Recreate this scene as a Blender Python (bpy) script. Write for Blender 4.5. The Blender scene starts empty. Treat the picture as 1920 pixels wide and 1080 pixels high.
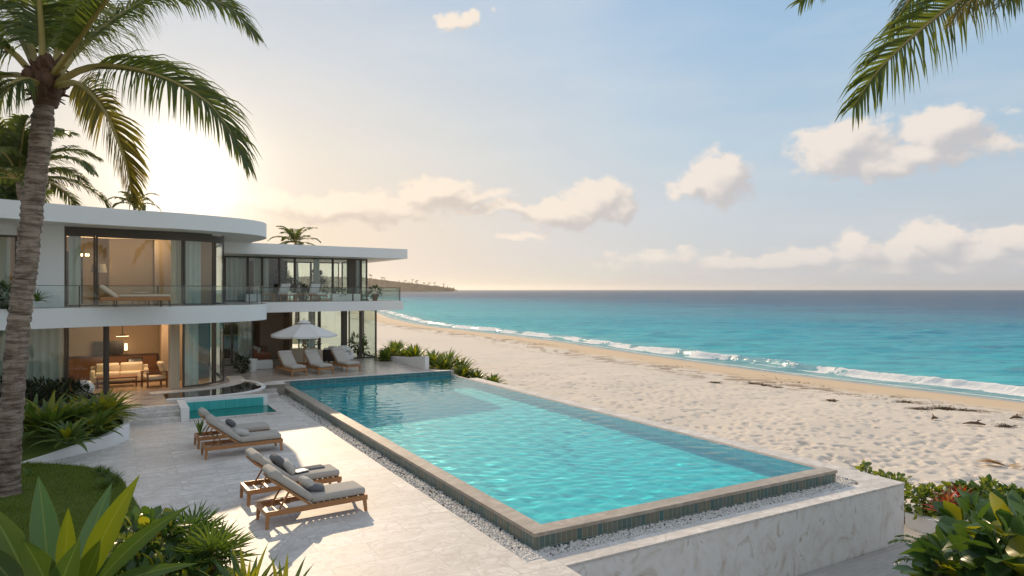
import bpy, bmesh, math, random
import numpy as np
from mathutils import Vector, Matrix, Euler
R = math.radians
rnd = random.Random(7)
rng = np.random.default_rng(11)
S = bpy.context.scene
COL = S.collection
# ------------------------------------------------------------------ camera
cam_d = bpy.data.cameras.new("Camera")
cam = bpy.data.objects.new("Camera", cam_d); COL.objects.link(cam)
CZ = 4.5
cam.location = (0, 0, CZ); cam.rotation_euler = (R(90), 0, 0)
cam_d.sensor_width = 36; cam_d.lens = 24; cam_d.shift_y = 3.0/1920
cam_d.clip_start = 0.1; cam_d.clip_end = 30000
S.camera = cam
F = 1280.0
def at(px, py, z):                      # point of the photograph on the level z
    Y = F*(CZ-z)/(py-543.0)
    return Vector(((px-960)/F*Y, Y, z))
def atd(px, py, Y):                     # point of the photograph at a known distance
    return Vector(((px-960)/F*Y, Y, CZ-(py-543.0)/F*Y))
# ------------------------------------------------------------------ light
SUN_AZ, SUN_EL = R(-23), R(26)        # azimuth from +Y (towards +X positive), elevation
sd = bpy.data.lights.new("Sun", 'SUN'); sun = bpy.data.objects.new("Sun", sd); COL.objects.link(sun)
sd.energy = 3.6; sd.angle = R(0.5); sd.color = (1.0, 0.76, 0.50)
sdir = Vector((math.sin(SUN_AZ)*math.cos(SUN_EL), math.cos(SUN_AZ)*math.cos(SUN_EL), math.sin(SUN_EL)))
sun.rotation_euler = sdir.to_track_quat('Z', 'Y').to_euler(); sun.location = sdir*60
try: sd.cycles.is_caustics_light = True
except Exception: pass
S.view_settings.view_transform = 'Standard'; S.view_settings.look = 'None'
S.view_settings.exposure = 0.14; S.view_settings.gamma = 1.0
S.cycles.use_denoising = True
S.cycles.max_bounces = 10; S.cycles.transparent_max_bounces = 24
S.cycles.sample_clamp_indirect = 4.0
# ------------------------------------------------------------------ node helpers
class NT:
    def __init__(s, tree): s.t = tree; s.t.nodes.clear()
    def n(s, typ, **kw):
        nd = s.t.nodes.new(typ)
        for k, v in kw.items(): setattr(nd, k, v)
        return nd
    def inp(s, sock, v):
        if isinstance(v, bpy.types.NodeSocket): s.t.links.new(v, sock)
        elif v is not None: sock.default_value = v
    def m(s, op, a, b=None, c=None, clamp=False):
        nd = s.n('ShaderNodeMath', operation=op, use_clamp=clamp)
        for i, v in enumerate((a, b, c)):
            if v is not None: s.inp(nd.inputs[i], v)
        return nd.outputs[0]
    def v(s, op, a, b=None):
        nd = s.n('ShaderNodeVectorMath', operation=op)
        s.inp(nd.inputs[0], a)
        if b is not None: s.inp(nd.inputs[3 if op == 'SCALE' else 1], b)
        return nd.outputs['Value'] if op in ('DOT_PRODUCT', 'LENGTH', 'DISTANCE') else nd.outputs[0]
    def mix(s, f, a, b, blend='MIX'):
        nd = s.n('ShaderNodeMix', data_type='RGBA', blend_type=blend)
        s.inp(nd.inputs[0], f)
        s.inp(nd.inputs[6], a if isinstance(a, bpy.types.NodeSocket) else (*a[:3], 1))
        s.inp(nd.inputs[7], b if isinstance(b, bpy.types.NodeSocket) else (*b[:3], 1))
        return nd.outputs[2]
    def ss(s, v, lo, hi, a=0.0, b=1.0):   # smooth map range
        nd = s.n('ShaderNodeMapRange', interpolation_type='SMOOTHSTEP')
        for i, x in enumerate((v, lo, hi, a, b)): s.inp(nd.inputs[i], x)
        return nd.outputs[0]
    def ramp(s, v, stops, interp='LINEAR'):
        nd = s.n('ShaderNodeValToRGB'); cr = nd.color_ramp; cr.interpolation = interp
        while len(cr.elements) < len(stops): cr.elements.new(0.5)
        for e, (p, c) in zip(cr.elements, stops):
            e.position = p; e.color = (*c[:3], 1) if not isinstance(c, (int, float)) else (c, c, c, 1)
        s.inp(nd.inputs[0], v); return nd.outputs[0]
    def noise(s, vec, scale, detail=4, rough=0.55, dist=0.0, out=0):
        nd = s.n('ShaderNodeTexNoise'); nd.inputs['Scale'].default_value = scale
        nd.inputs['Detail'].default_value = detail; nd.inputs['Roughness'].default_value = rough
        nd.inputs['Distortion'].default_value = dist
        if vec is not None: s.t.links.new(vec, nd.inputs['Vector'])
        return nd.outputs[out]
    def mapping(s, vec, scale=(1,1,1), loc=(0,0,0), rot=(0,0,0)):
        nd = s.n('ShaderNodeMapping'); nd.inputs['Scale'].default_value = scale
        nd.inputs['Location'].default_value = loc; nd.inputs['Rotation'].default_value = rot
        s.t.links.new(vec, nd.inputs['Vector']); return nd.outputs[0]
    def comb(s, x, y, z):
        nd = s.n('ShaderNodeCombineXYZ')
        for i, q in enumerate((x, y, z)): s.inp(nd.inputs[i], q)
        return nd.outputs[0]
    def sep(s, v):
        nd = s.n('ShaderNodeSeparateXYZ'); s.t.links.new(v, nd.inputs[0]); return nd.outputs
    def bump(s, h, strength=0.3, dist=0.02, normal=None):
        nd = s.n('ShaderNodeBump'); nd.inputs['Strength'].default_value = strength
        nd.inputs['Distance'].default_value = dist; s.t.links.new(h, nd.inputs['Height'])
        if normal is not None: s.t.links.new(normal, nd.inputs['Normal'])
        return nd.outputs[0]
# ------------------------------------------------------------------ sky
def ang(px, py):
    az = math.atan((px-960)/F); el = math.atan((543-py)/F*math.cos(az)); return az, el
W = bpy.data.worlds.new("World"); S.world = W; W.use_nodes = True
# cloud density group: (az, el) -> density
CL = [  # photo px, py, half width px, half height px, weight
 (860, 45, 34, 14, .8), (890, 34, 18, 12, .7), (934, 20, 8, 6, .5),
 (820, 356, 62, 26, 1.1), (860, 365, 85, 16, .9), (640, 388, 170, 26, 1.0), (730, 372, 110, 20, .6), (930, 392, 110, 12, .7),
 (1120, 374, 52, 30, 1.2), (1060, 396, 70, 26, 1.1), (1160, 398, 36, 20, 1.0), (975, 441, 48, 10, .7), (830, 428, 16, 6, .5),
 (1350, 335, 48, 38, 1.15), (1300, 348, 48, 20, .9), (1262, 352, 22, 16, .7), (1400, 345, 18, 16, .6),
 (1580, 280, 85, 40, 1.15), (1640, 305, 80, 26, .9), (1770, 245, 70, 38, 1.15), (1720, 285, 110, 28, .9), (1860, 265, 70, 16, .7), (1900, 205, 34, 14, .5),
 (1610, 470, 46, 30, 1.0), (1760, 455, 70, 32, 1.15), (1700, 475, 60, 26, 1.0), (1900, 455, 56, 28, 1.1), (1830, 478, 70, 24, 1.0),
 (1480, 485, 80, 24, .9), (1380, 492, 90, 20, .75), (1260, 488, 90, 22, .6), (1150, 492, 60, 20, .5), (1780, 500, 340, 16, .8), (1400, 508, 300, 12, .4),
]
g = bpy.data.node_groups.new("cloud_density", 'ShaderNodeTree')
g.interface.new_socket("uv", in_out='INPUT', socket_type='NodeSocketVector')
g.interface.new_socket("d", in_out='OUTPUT', socket_type='NodeSocketFloat'); g.interface.new_socket("s", in_out='OUTPUT', socket_type='NodeSocketFloat')
t = NT(g); gi = t.n('NodeGroupInput'); go = t.n('NodeGroupOutput')
uv0 = gi.outputs[0]
wn = t.n('ShaderNodeTexNoise'); wn.inputs['Scale'].default_value = 18; wn.inputs['Detail'].default_value = 4
t.t.links.new(uv0, wn.inputs['Vector'])
wv = t.v('SCALE', t.v('SUBTRACT', wn.outputs['Color'], (.5, .5, .5)), 0.05)
uv = t.v('ADD', uv0, wv)
tot = None
for px, py, hw, hh, w in CL:
    a, e = ang(px, py)
    k = math.cos(a)
    ra = max(hw/F*k*k, .004)*1.24; re = max(hh/F*k, .003)*1.20
    q = t.v('MULTIPLY', t.v('SUBTRACT', uv, (a, e, 0)), (1/ra, 1/re, 0))
    l = t.v('DOT_PRODUCT', q, q)
    gsn = t.m('MULTIPLY', t.m('EXPONENT', t.m('MULTIPLY', l, -0.9)), w)
    tot = gsn if tot is None else t.m('MAXIMUM', tot, gsn)
n1 = t.noise(t.mapping(uv0, (1, 1.5, 1)), 34, 8, .6)
d = t.m('ADD', tot, t.m('MULTIPLY', t.m('SUBTRACT', n1, .5), 1.1))
d = t.m('MULTIPLY', d, t.ss(tot, 0.05, .32))
t.t.links.new(d, go.inputs[0]); t.t.links.new(tot, go.inputs[1])
w = NT(W.node_tree)
tc = w.n('ShaderNodeTexCoord'); D = w.v('NORMALIZE', tc.outputs['Generated'])
sx, sy, sz = w.sep(D)
el = w.m('ARCSINE', sz); az = w.m('ARCTAN2', sx, sy)
gaz, gel = ang(340, 335)
G = (math.sin(gaz)*math.cos(gel), math.cos(gaz)*math.cos(gel), math.sin(gel))
cg = w.v('DOT_PRODUCT', D, G); th = w.m('ARCCOSINE', w.m('MINIMUM', w.m('MAXIMUM', cg, -1.0), 1.0))
eln = w.m('DIVIDE', el, R(90), clamp=True)
cool = w.ramp(eln, [(0, (.58, .59, .63)), (.06, (.54, .60, .67)), (.13, (.44, .58, .70)), (.22, (.35, .53, .72)), (.30, (.28, .47, .70)), (.42, (.30, .46, .66)), (.55, (.52, .56, .62)), (1, (.62, .64, .68))])  # upper stops raised to add ambient light from above the frame
cool = w.mix(w.ss(th, R(75), R(125), 0, .6), cool, (.78, .80, .84))  # sky behind the camera brightened to add ambient light
warm = w.ramp(eln, [(0, (.88, .68, .48)), (.05, (.87, .70, .52)), (.12, (.79, .71, .61)), (.2, (.61, .63, .66)), (.3, (.43, .52, .64)), (.42, (.40, .48, .60)), (.55, (.55, .57, .60)), (1, (.62, .64, .68))])
wf = w.ss(th, R(3), R(48), 1.0, 0.0)
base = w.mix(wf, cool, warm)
sky = w.n('ShaderNodeTexSky', sky_type='NISHITA'); sky.sun_disc = False
sky.sun_elevation = SUN_EL; sky.sun_rotation = SUN_AZ; sky.air_density = 1.0; sky.dust_density = 2.0; sky.altitude = 0
base = w.mix(0.15, base, w.v('MINIMUM', w.v('SCALE', sky.outputs[0], .09), (.75, .75, .75)))
# soft streaky variation of the high haze
st_ = w.noise(w.mapping(w.comb(az, el, 0.0), (2, 9, 1)), 2.2, 5, .55)
base = w.mix(w.ss(st_, .35, .75, 0, .16), base, (.80, .78, .76))
# clouds
uvc = w.comb(az, el, 0.0)
def grp(vec):
    nd = w.n('ShaderNodeGroup'); nd.node_tree = g; w.t.links.new(vec, nd.inputs[0]); return nd.outputs
d0, s0 = grp(uvc); d1, s1 = grp(w.v('ADD', uvc, (-.014, .014, 0)))
mask = w.ss(d0, .27, .66)
lit = w.ss(w.m('ADD', w.m('MULTIPLY', w.m('SUBTRACT', d0, d1), .55), w.m('MULTIPLY', w.m('SUBTRACT', s0, s1), .75)), -.42, .40)
clit = w.mix(wf, (.86, .77, .69), (.96, .82, .66))
cshd = w.mix(wf, (.55, .53, .54), (.68, .57, .48))
ccol = w.mix(lit, cshd, clit)
hz = w.ss(el, R(-.5), R(4.5), .75, 0.0)
ccol = w.mix(hz, ccol, base)
base = w.mix(w.m('MULTIPLY', mask, .92), base, ccol)
# glow of the low sun
g1 = w.m('EXPONENT', w.m('MULTIPLY', w.m('POWER', w.m('DIVIDE', th, R(4.3)), 2.0), -1.0))
g2 = w.m('EXPONENT', w.m('MULTIPLY', w.m('DIVIDE', th, R(7.0)), -1.0))
glow = w.v('ADD', w.v('SCALE', w.comb(1.0, .93, .80), w.m('MULTIPLY', g1, .70)), w.v('SCALE', w.comb(1.0, .76, .46), w.m('MULTIPLY', g2, .24)))
fin = w.v('ADD', base, glow)
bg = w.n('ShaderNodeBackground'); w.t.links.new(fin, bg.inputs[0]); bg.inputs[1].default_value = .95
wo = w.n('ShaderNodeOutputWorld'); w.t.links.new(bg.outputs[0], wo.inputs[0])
W.cycles.sampling_method = 'MANUAL'; W.cycles.sample_map_resolution = 512
# ------------------------------------------------------------------ mesh helpers
class MB:
    def __init__(s): s.V = []; s.Fc = []; s.M = []; s.n = 0
    def add(s, verts, faces, mi=0):
        verts = np.asarray(verts, float).reshape(-1, 3); o = s.n
        s.V.append(verts); s.n += len(verts)
        for f in faces: s.Fc.append(tuple(int(i)+o for i in f)); s.M.append(mi)
        return s
    def box(s, x0, y0, z0, x1, y1, z1, mi=0):
        v = [(x0,y0,z0),(x1,y0,z0),(x1,y1,z0),(x0,y1,z0),(x0,y0,z1),(x1,y0,z1),(x1,y1,z1),(x0,y1,z1)]
        return s.add(v, [(0,3,2,1),(4,5,6,7),(0,1,5,4),(1,2,6,5),(2,3,7,6),(3,0,4,7)], mi)
    def bar(s, a, b, w, h, mi=0, up=(0,0,1), taper=1.0):   # rectangular bar from a to b
        a = Vector(a); b = Vector(b); d = (b-a).normalized(); up = Vector(up)
        if abs(d.dot(up)) > .98: up = Vector((0,1,0)) if abs(d.y) < .9 else Vector((1,0,0))
        x = d.cross(up).normalized(); y = x.cross(d)
        v = []
        for p, k in ((a, 1.0), (b, taper)):
            for i, j in ((-1,-1),(1,-1),(1,1),(-1,1)): v.append(p + x*(i*w/2*k) + y*(j*h/2*k))
        return s.add(v, [(0,3,2,1),(4,5,6,7),(0,1,5,4),(1,2,6,5),(2,3,7,6),(3,0,4,7)], mi)
    def prism(s, poly, z0, z1, mi=0, mi_top=None, top_z=None):
        n = len(poly)
        A = sum(poly[i][0]*poly[(i+1)%n][1]-poly[(i+1)%n][0]*poly[i][1] for i in range(n))
        if A < 0: poly = poly[::-1]; top_z = top_z[::-1] if top_z else None
        v = [(p[0], p[1], z0) for p in poly] + [(p[0], p[1], top_z[i] if top_z else z1) for i, p in enumerate(poly)]
        s.add(v, [(i, (i+1)%n, n+(i+1)%n, n+i) for i in range(n)] + [tuple(range(n-1,-1,-1))], mi)
        o = s.n-2*n
        s.Fc.append(tuple(o+n+i for i in range(n))); s.M.append(mi if mi_top is None else mi_top)
        return s
    def tube(s, pts, rad, seg=10, mi=0, cap=True):
        pts = [Vector(p) for p in pts]; n = len(pts)
        if isinstance(rad, (int, float)): rad = [rad]*n
        v = []; up = Vector((0,0,1)); prev = None
        for i, p in enumerate(pts):
            d = (pts[min(i+1,n-1)]-pts[max(i-1,0)]).normalized()
            if prev is None:
                x = d.cross(up if abs(d.z) < .95 else Vector((1,0,0))).normalized()
            else:
                x = (prev - d*prev.dot(d)).normalized()
            prev = x; y = d.cross(x)
            for k in range(seg):
                a = 2*math.pi*k/seg; v.append(p + (x*math.cos(a)+y*math.sin(a))*rad[i])
        f = [(i*seg+k, i*seg+(k+1)%seg, (i+1)*seg+(k+1)%seg, (i+1)*seg+k) for i in range(n-1) for k in range(seg)]
        if cap: f += [tuple(range(seg-1,-1,-1)), tuple((n-1)*seg+k for k in range(seg))]
        return s.add(v, f, mi)
    def lathe(s, prof, cx=0, cy=0, seg=24, mi=0):
        v = []; m = len(prof)
        for r, z in prof:
            for k in range(seg):
                a = 2*math.pi*k/seg; v.append((cx+r*math.cos(a), cy+r*math.sin(a), z))
        f = [(i*seg+k, i*seg+(k+1)%seg, (i+1)*seg+(k+1)%seg, (i+1)*seg+k) for i in range(m-1) for k in range(seg)]
        f += [tuple(range(seg-1,-1,-1)), tuple((m-1)*seg+k for k in range(seg))]
        return s.add(v, f, mi)
    def rbox(s, cx, cy, cz, lx, ly, lz, r=.03, mi=0, mat=None, puff=0.0, seg=3):
        bm = bmesh.new(); bmesh.ops.create_cube(bm, size=1)
        for v in bm.verts: v.co = Vector((v.co.x*lx, v.co.y*ly, v.co.z*lz))
        bmesh.ops.bevel(bm, geom=list(bm.edges), offset=min(r, lx*.49, ly*.49, lz*.49), segments=seg, profile=.5, affect='EDGES')
        if puff:
            bmesh.ops.subdivide_edges(bm, edges=[e for e in bm.edges if e.calc_length() > .12], cuts=4, use_grid_fill=True)
            for v in bm.verts:
                k = max(0, 1-(2*v.co.x/lx)**2)*max(0, 1-(2*v.co.y/ly)**2)
                v.co.z *= 1+puff*k
        bm.verts.index_update()
        M = Matrix.Translation((cx, cy, cz)) if mat is None else mat
        s.add([M @ v.co for v in bm.verts], [[v.index for v in f.verts] for f in bm.faces], mi); bm.free(); return s
    def sweep(s, pts, w, z0, z1, mi=0, closed=False):   # wall of width w along plan points
        n = len(pts); L = []; Rr = []
        for i in range(n):
            a = Vector(pts[max(i-1,0)][:2]); b = Vector(pts[min(i+1,n-1)][:2]); d = (b-a).normalized()
            nrm = Vector((-d.y, d.x))*w/2; p = Vector(pts[i][:2]); L.append(p+nrm); Rr.append(p-nrm)
        v = []
        for i in range(n):
            za = z0[i] if isinstance(z0, (list, tuple)) else z0; zb = z1[i] if isinstance(z1, (list, tuple)) else z1
            v += [(Rr[i].x, Rr[i].y, za), (L[i].x, L[i].y, za), (L[i].x, L[i].y, zb), (Rr[i].x, Rr[i].y, zb)]
        f = []
        for i in range(n-1):
            a = i*4; b = a+4
            f += [(a, b, b+3, a+3), (a+1, a+2, b+2, b+1), (a+3, b+3, b+2, a+2), (a, a+1, b+1, b)]
        f += [(0,3,2,1), tuple((n-1)*4+k for k in (0,1,2,3))]
        return s.add(v, f, mi)
    def inst(s, tv, tf, mats, mi=0):     # template copied by (k,3,4) matrices
        tv = np.asarray(tv, float); mats = np.asarray(mats, float)
        out = np.einsum('kij,vj->kvi', mats[:, :, :3], tv) + mats[:, None, :, 3]
        nv = len(tv); o = s.n
        s.V.append(out.reshape(-1, 3)); s.n += nv*len(mats)
        for k in range(len(mats)):
            b = o+k*nv
            for f in tf: s.Fc.append(tuple(b+i for i in f)); s.M.append(mi)
        return s
    def build(s, name, mats, parent=None, origin=(0,0,0), smooth=False, loc=None, rot=0.0):
        me = bpy.data.meshes.new(name)
        V = np.concatenate(s.V) - np.asarray(origin, float)
        me.from_pydata(V.tolist(), [], s.Fc)
        for m_ in (mats if isinstance(mats, (list, tuple)) else [mats]): me.materials.append(m_)
        if any(s.M): me.polygons.foreach_set('material_index', s.M)
        if smooth is True: me.polygons.foreach_set('use_smooth', [True]*len(me.polygons))
        elif smooth:
            me.polygons.foreach_set('use_smooth', [True]*len(me.polygons)); me.set_sharp_from_angle(angle=R(smooth))
        me.update()
        o = bpy.data.objects.new(name, me); COL.objects.link(o)
        if parent is not None: o.parent = parent
        if loc is not None: o.location = loc
        o.rotation_euler = (0, 0, rot)
        return o
def tag(o, label, cat, group=None, kind=None):
    o['label'] = label; o['category'] = cat
    if group: o['group'] = group
    if kind: o['kind'] = kind
    return o
def thing(name, label, cat, loc=(0,0,0), rz=0.0, group=None):
    o = bpy.data.objects.new(name, None); COL.objects.link(o); o.empty_display_size = .2
    o.location = loc; o.rotation_euler = (0, 0, rz); return tag(o, label, cat, group)
def struct(o, label=None, cat=None):
    o['kind'] = 'structure'
    if label: o['label'] = label; o['category'] = cat
    return o
def dup(root, loc, rz, label, group=None):
    r = root.copy(); COL.objects.link(r); r.location = loc; r.rotation_euler = (0, 0, rz); r['label'] = label
    if group: r['group'] = group
    for ch in list(root.children):
        c = ch.copy(); COL.objects.link(c); c.parent = r
        for gc in ch.children:
            d_ = gc.copy(); COL.objects.link(d_); d_.parent = c
    return r
def spline(P, n=12):      # catmull-rom through points
    P = [np.asarray(p, float) for p in P]; out = []
    for i in range(len(P)-1):
        p0 = P[i-1] if i else 2*P[0]-P[1]; p1 = P[i]; p2 = P[i+1]; p3 = P[i+2] if i+2 < len(P) else 2*P[-1]-P[-2]
        for k in range(n):
            x = k/n
            out.append(.5*((2*p1)+(-p0+p2)*x+(2*p0-5*p1+4*p2-p3)*x*x+(-p0+3*p1-3*p2+p3)*x**3))
    out.append(P[-1]); return out
_lat = rng.random((256, 256))
def vnoise(x, y):
    xi = np.floor(x).astype(int); yi = np.floor(y).astype(int); fx = x-xi; fy = y-yi
    fx = fx*fx*(3-2*fx); fy = fy*fy*(3-2*fy)
    a = _lat[xi % 256, yi % 256]; b = _lat[(xi+1) % 256, yi % 256]; c = _lat[xi % 256, (yi+1) % 256]; e = _lat[(xi+1) % 256, (yi+1) % 256]
    return (a*(1-fx)+b*fx)*(1-fy)+(c*(1-fx)+e*fx)*fy
def fbm(x, y, o=4):
    r = 0; a = .5
    for i in range(o): r = r+a*vnoise(x*2**i+17*i, y*2**i+31*i); a *= .5
    return r
# plan frame of the pool: s to the right along its near end, t away along its length
C0 = Vector((.40, 11.85, 0)); TH = R(30)
VV = Vector((math.cos(TH), math.sin(TH), 0)); UU = Vector((-math.sin(TH), math.cos(TH), 0))
def st(s, t_, z=0.0): return C0 + VV*s + UU*t_ + Vector((0, 0, z))
def to_st(p):
    r = Vector(p)-C0; return r.dot(VV), r.dot(UU)
# ------------------------------------------------------------------ materials
def newmat(name):
    m = bpy.data.materials.new(name); m.use_nodes = True
    t = NT(m.node_tree); out = t.n('ShaderNodeOutputMaterial'); return m, t, out
def pbsdf(t, out, col=(.5,.5,.5), rough=.5, metal=0.0, spec=.5, normal=None, coat=0.0):
    p = t.n('ShaderNodeBsdfPrincipled')
    if isinstance(col, bpy.types.NodeSocket): t.t.links.new(col, p.inputs['Base Color'])
    else: p.inputs['Base Color'].default_value = (*col, 1)
    t.inp(p.inputs['Roughness'], rough); t.inp(p.inputs['Metallic'], metal); p.inputs['Specular IOR Level'].default_value = spec
    p.inputs['Coat Weight'].default_value = coat
    if normal is not None: t.t.links.new(normal, p.inputs['Normal'])
    if out is not None: t.t.links.new(p.outputs[0], out.inputs[0])
    return p
def plain(name, col, rough=.5, metal=0.0, var=.12, scale=3.0, bump=0.0, bscale=80, spec=.5, stretch=(1,1,1)):
    m, t, out = newmat(name); co = t.n('ShaderNodeTexCoord').outputs['Object']
    co = t.mapping(co, stretch)
    n = t.noise(co, scale, 6, .6)
    c = t.mix(n, [x*(1-var) for x in col], [min(1, x*(1+var)) for x in col])
    nm = t.bump(t.noise(co, bscale, 4, .6), bump, .01) if bump else None
    r = t.m('ADD', t.m('MULTIPLY', t.noise(co, scale*2.3, 3), .2), rough-.1)
    pbsdf(t, out, c, r, metal, spec, nm); return m
M = {}
M['white'] = plain('white_render', (.80,.80,.79), .55, var=.05, scale=.9, bump=.08, bscale=60)
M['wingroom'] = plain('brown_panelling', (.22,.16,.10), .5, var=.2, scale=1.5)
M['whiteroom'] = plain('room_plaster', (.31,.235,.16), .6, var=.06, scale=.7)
M['ceil'] = plain('ceiling_plaster', (.72,.66,.58), .6, var=.03)
M['bronze'] = plain('bronze_metal', (.075,.062,.048), .42, metal=.3, var=.15, scale=2)
M['dark'] = plain('doorway_shade', (.022,.017,.013), .5, var=.2)  # shade of an open doorway as a flat colour
M['darkwood'] = plain('dark_wood_panel', (.06,.035,.02), .45, var=.3, scale=4, stretch=(1,1,8))
M['curtain'] = plain('linen_curtain', (.62,.60,.55), .9, var=.06, scale=3, bump=.1, bscale=200)
M['curtain2'] = plain('cream_curtain', (.62,.52,.38), .9, var=.06, scale=3, bump=.1, bscale=200)
M['fabric'] = plain('oatmeal_cushion', (.44,.415,.375), .95, var=.06, scale=6, bump=.35, bscale=260, spec=.2)
M['pillow'] = plain('grey_pillow_fabric', (.16,.165,.175), .95, var=.22, scale=9, bump=.4, bscale=200, spec=.2)
M['pillow2'] = plain('pale_pillow_fabric', (.50,.49,.46), .95, var=.1, scale=9, bump=.4, bscale=200, spec=.2)
M['canvas'] = plain('umbrella_canvas', (.78,.78,.77), .8, var=.03, scale=4)
M['rust'] = plain('rust_leather', (.23,.075,.025), .5, var=.2, scale=4)
M['cream'] = plain('cream_fabric', (.55,.47,.35), .9, var=.08, scale=5)
M['black'] = plain('black_lacquer', (.012,.012,.012), .3, var=.1)
M['ceramic'] = plain('white_ceramic', (.78,.78,.76), .35, var=.03)
M['soil'] = plain('dark_soil', (.035,.024,.016), .95, var=.4, scale=9, bump=.6, bscale=30)
M['bedwood'] = plain('walnut', (.17,.075,.03), .45, var=.3, scale=3, stretch=(1,12,12))
def wood():
    m, t, out = newmat('teak'); co = t.n('ShaderNodeTexCoord').outputs['Object']
    n = t.noise(t.mapping(co, (2.2,26,26)), 2.5, 6, .65)
    n2 = t.noise(co, 1.7, 3)
    c = t.ramp(n, [(0,(.19,.07,.02)),(.45,(.35,.145,.045)),(.75,(.45,.20,.07)),(1,(.27,.11,.035))])
    c = t.mix(t.m('MULTIPLY', n2, .35), c, (.46,.27,.13))
    pbsdf(t, out, c, t.m('ADD', t.m('MULTIPLY', n, .25), .32), 0, .5, t.bump(n, .25, .004)); return m
M['teak'] = wood()
def deck_mat(name, c1, c2, bw, bh, mortar=.004, rough=.38, vein=1.0, rz=0.0, streak=(1.2,9,4)):
    m, t, out = newmat(name); co = t.n('ShaderNodeTexCoord').outputs['Object']
    if rz: co = t.mapping(co, rot=(0,0,rz))
    b = t.n('ShaderNodeTexBrick'); b.inputs['Scale'].default_value = 1; b.inputs['Brick Width'].default_value = bw
    b.inputs['Row Height'].default_value = bh; b.inputs['Mortar Size'].default_value = mortar; b.offset = .5
    b.inputs['Color1'].default_value = (0,0,0,1); b.inputs['Color2'].default_value = (1,1,1,1); b.inputs['Mortar'].default_value = (.5,.5,.5,1)
    b.inputs['Mortar Smooth'].default_value = .1
    t.t.links.new(co, b.inputs['Vector'])
    sh = t.v('ADD', co, t.v('SCALE', b.outputs['Color'], 37.0))       # every tile cut from another stone
    n = t.noise(t.mapping(sh, streak), 1.0, 7, .62, .6)
    n3 = t.noise(sh, 2.2, 5, .6, 1.2)
    n2 = t.noise(co, .45, 4)
    c = t.mix(t.ss(n, .3, .72), c1, c2)
    vn = t.m('MULTIPLY', t.m('SUBTRACT', 1.0, t.ss(t.m('ABSOLUTE', t.m('SUBTRACT', n3, .5)), 0, .05)), .22*vein)
    c = t.mix(vn, c, [x*.62 for x in c1])
    c = t.mix(t.m('MULTIPLY', b.outputs['Color'], .36), c, [x*.74 for x in c1])
    c = t.mix(t.ss(n2, .45, .75, 0, .22), c, [x*.72 for x in c1])
    c = t.mix(t.m('MULTIPLY', b.outputs['Fac'], .5), c, [x*.55 for x in c1])
    r = t.m('ADD', t.m('MULTIPLY', n, .25), rough-.1)
    nm = t.bump(t.m('SUBTRACT', t.m('MULTIPLY', n, .25), b.outputs['Fac']), .25, .004)
    pbsdf(t, out, c, r, 0, .35, nm); return m
M['deck'] = deck_mat('travertine_paving', (.585,.545,.505), (.79,.765,.73), 1.7, .85, mortar=.008, rough=.55, vein=1.9, streak=(1.5,4.2,4))
M['terrace'] = deck_mat('terrace_stone', (.42,.36,.31), (.56,.50,.44), 1.2, 1.2, rough=.22)
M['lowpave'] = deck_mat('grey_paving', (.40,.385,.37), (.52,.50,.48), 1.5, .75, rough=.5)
M['coping'] = deck_mat('coping_stone', (.36,.30,.235), (.52,.46,.39), 1.1, 1.1, rough=.4, streak=(3,5,4))
def wall_mat():
    m, t, out = newmat('trowelled_plaster'); co = t.n('ShaderNodeTexCoord').outputs['Object']
    w1 = t.noise(t.mapping(co, (1.1,1.1,.9), rot=(.3,.6,.4)), 1.15, 8, .66, 2.4)
    w2 = t.noise(t.mapping(co, (2.2,2.2,1.0)), 1.0, 6, .65, 1.2)
    c = t.ramp(w1, [(.32,(.56,.50,.43)),(.44,(.74,.71,.67)),(.58,(.80,.785,.76)),(.68,(.52,.45,.37))])
    c = t.mix(t.ss(w2, .5, .75, 0, .5), c, (.52,.45,.37))
    pbsdf(t, out, c, .6, 0, .3, t.bump(w1, .2, .02)); return m
M['plaster'] = wall_mat()
def tile_mat(name, cols, bw, bh, rough=.18, mort=(.25,.3,.28), msize=.006, horiz=False, offs=0.0):
    m, t, out = newmat(name); co = t.n('ShaderNodeTexCoord').outputs['Object']
    x, y, z = t.sep(co)
    v = co if horiz else t.comb(t.m('ADD', x, y), z, 0.0)
    b = t.n('ShaderNodeTexBrick'); b.inputs['Scale'].default_value = 1; b.inputs['Brick Width'].default_value = bw
    b.inputs['Row Height'].default_value = bh; b.inputs['Mortar Size'].default_value = msize; b.offset = offs
    b.inputs['Color1'].default_value = (0,0,0,1); b.inputs['Color2'].default_value = (1,1,1,1); b.inputs['Mortar'].default_value = (0,0,0,1)
    t.t.links.new(v, b.inputs['Vector'])
    n = t.noise(v, 1.3, 4); q = t.m('ADD', t.m('MULTIPLY', b.outputs['Color'], .6), t.m('MULTIPLY', n, .45), clamp=True)
    c = t.ramp(q, cols)
    c = t.mix(b.outputs['Fac'], c, mort)
    pbsdf(t, out, c, t.m('ADD', t.m('MULTIPLY', b.outputs['Fac'], .5), rough), 0, .5, t.bump(b.outputs['Fac'], -.3, .003)); return m
M['walltile'] = tile_mat('glazed_wall_tile', [(0,(.05,.13,.13)),(.35,(.12,.17,.14)),(.6,(.22,.20,.14)),(.85,(.07,.16,.17)),(1,(.16,.2,.17))], .115, .27)
M['basin'] = tile_mat('turquoise_mosaic', [(0,(.015,.42,.50)),(.5,(.025,.52,.60)),(1,(.035,.60,.66))], .3, .3, .3, (.16,.60,.63), .012)
M['basinfloor'] = tile_mat('turquoise_floor_mosaic', [(0,(.004,.45,.54)),(.5,(.006,.54,.62)),(1,(.010,.62,.69))], .3, .3, .3, (.03,.66,.72), .006, True)
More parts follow.
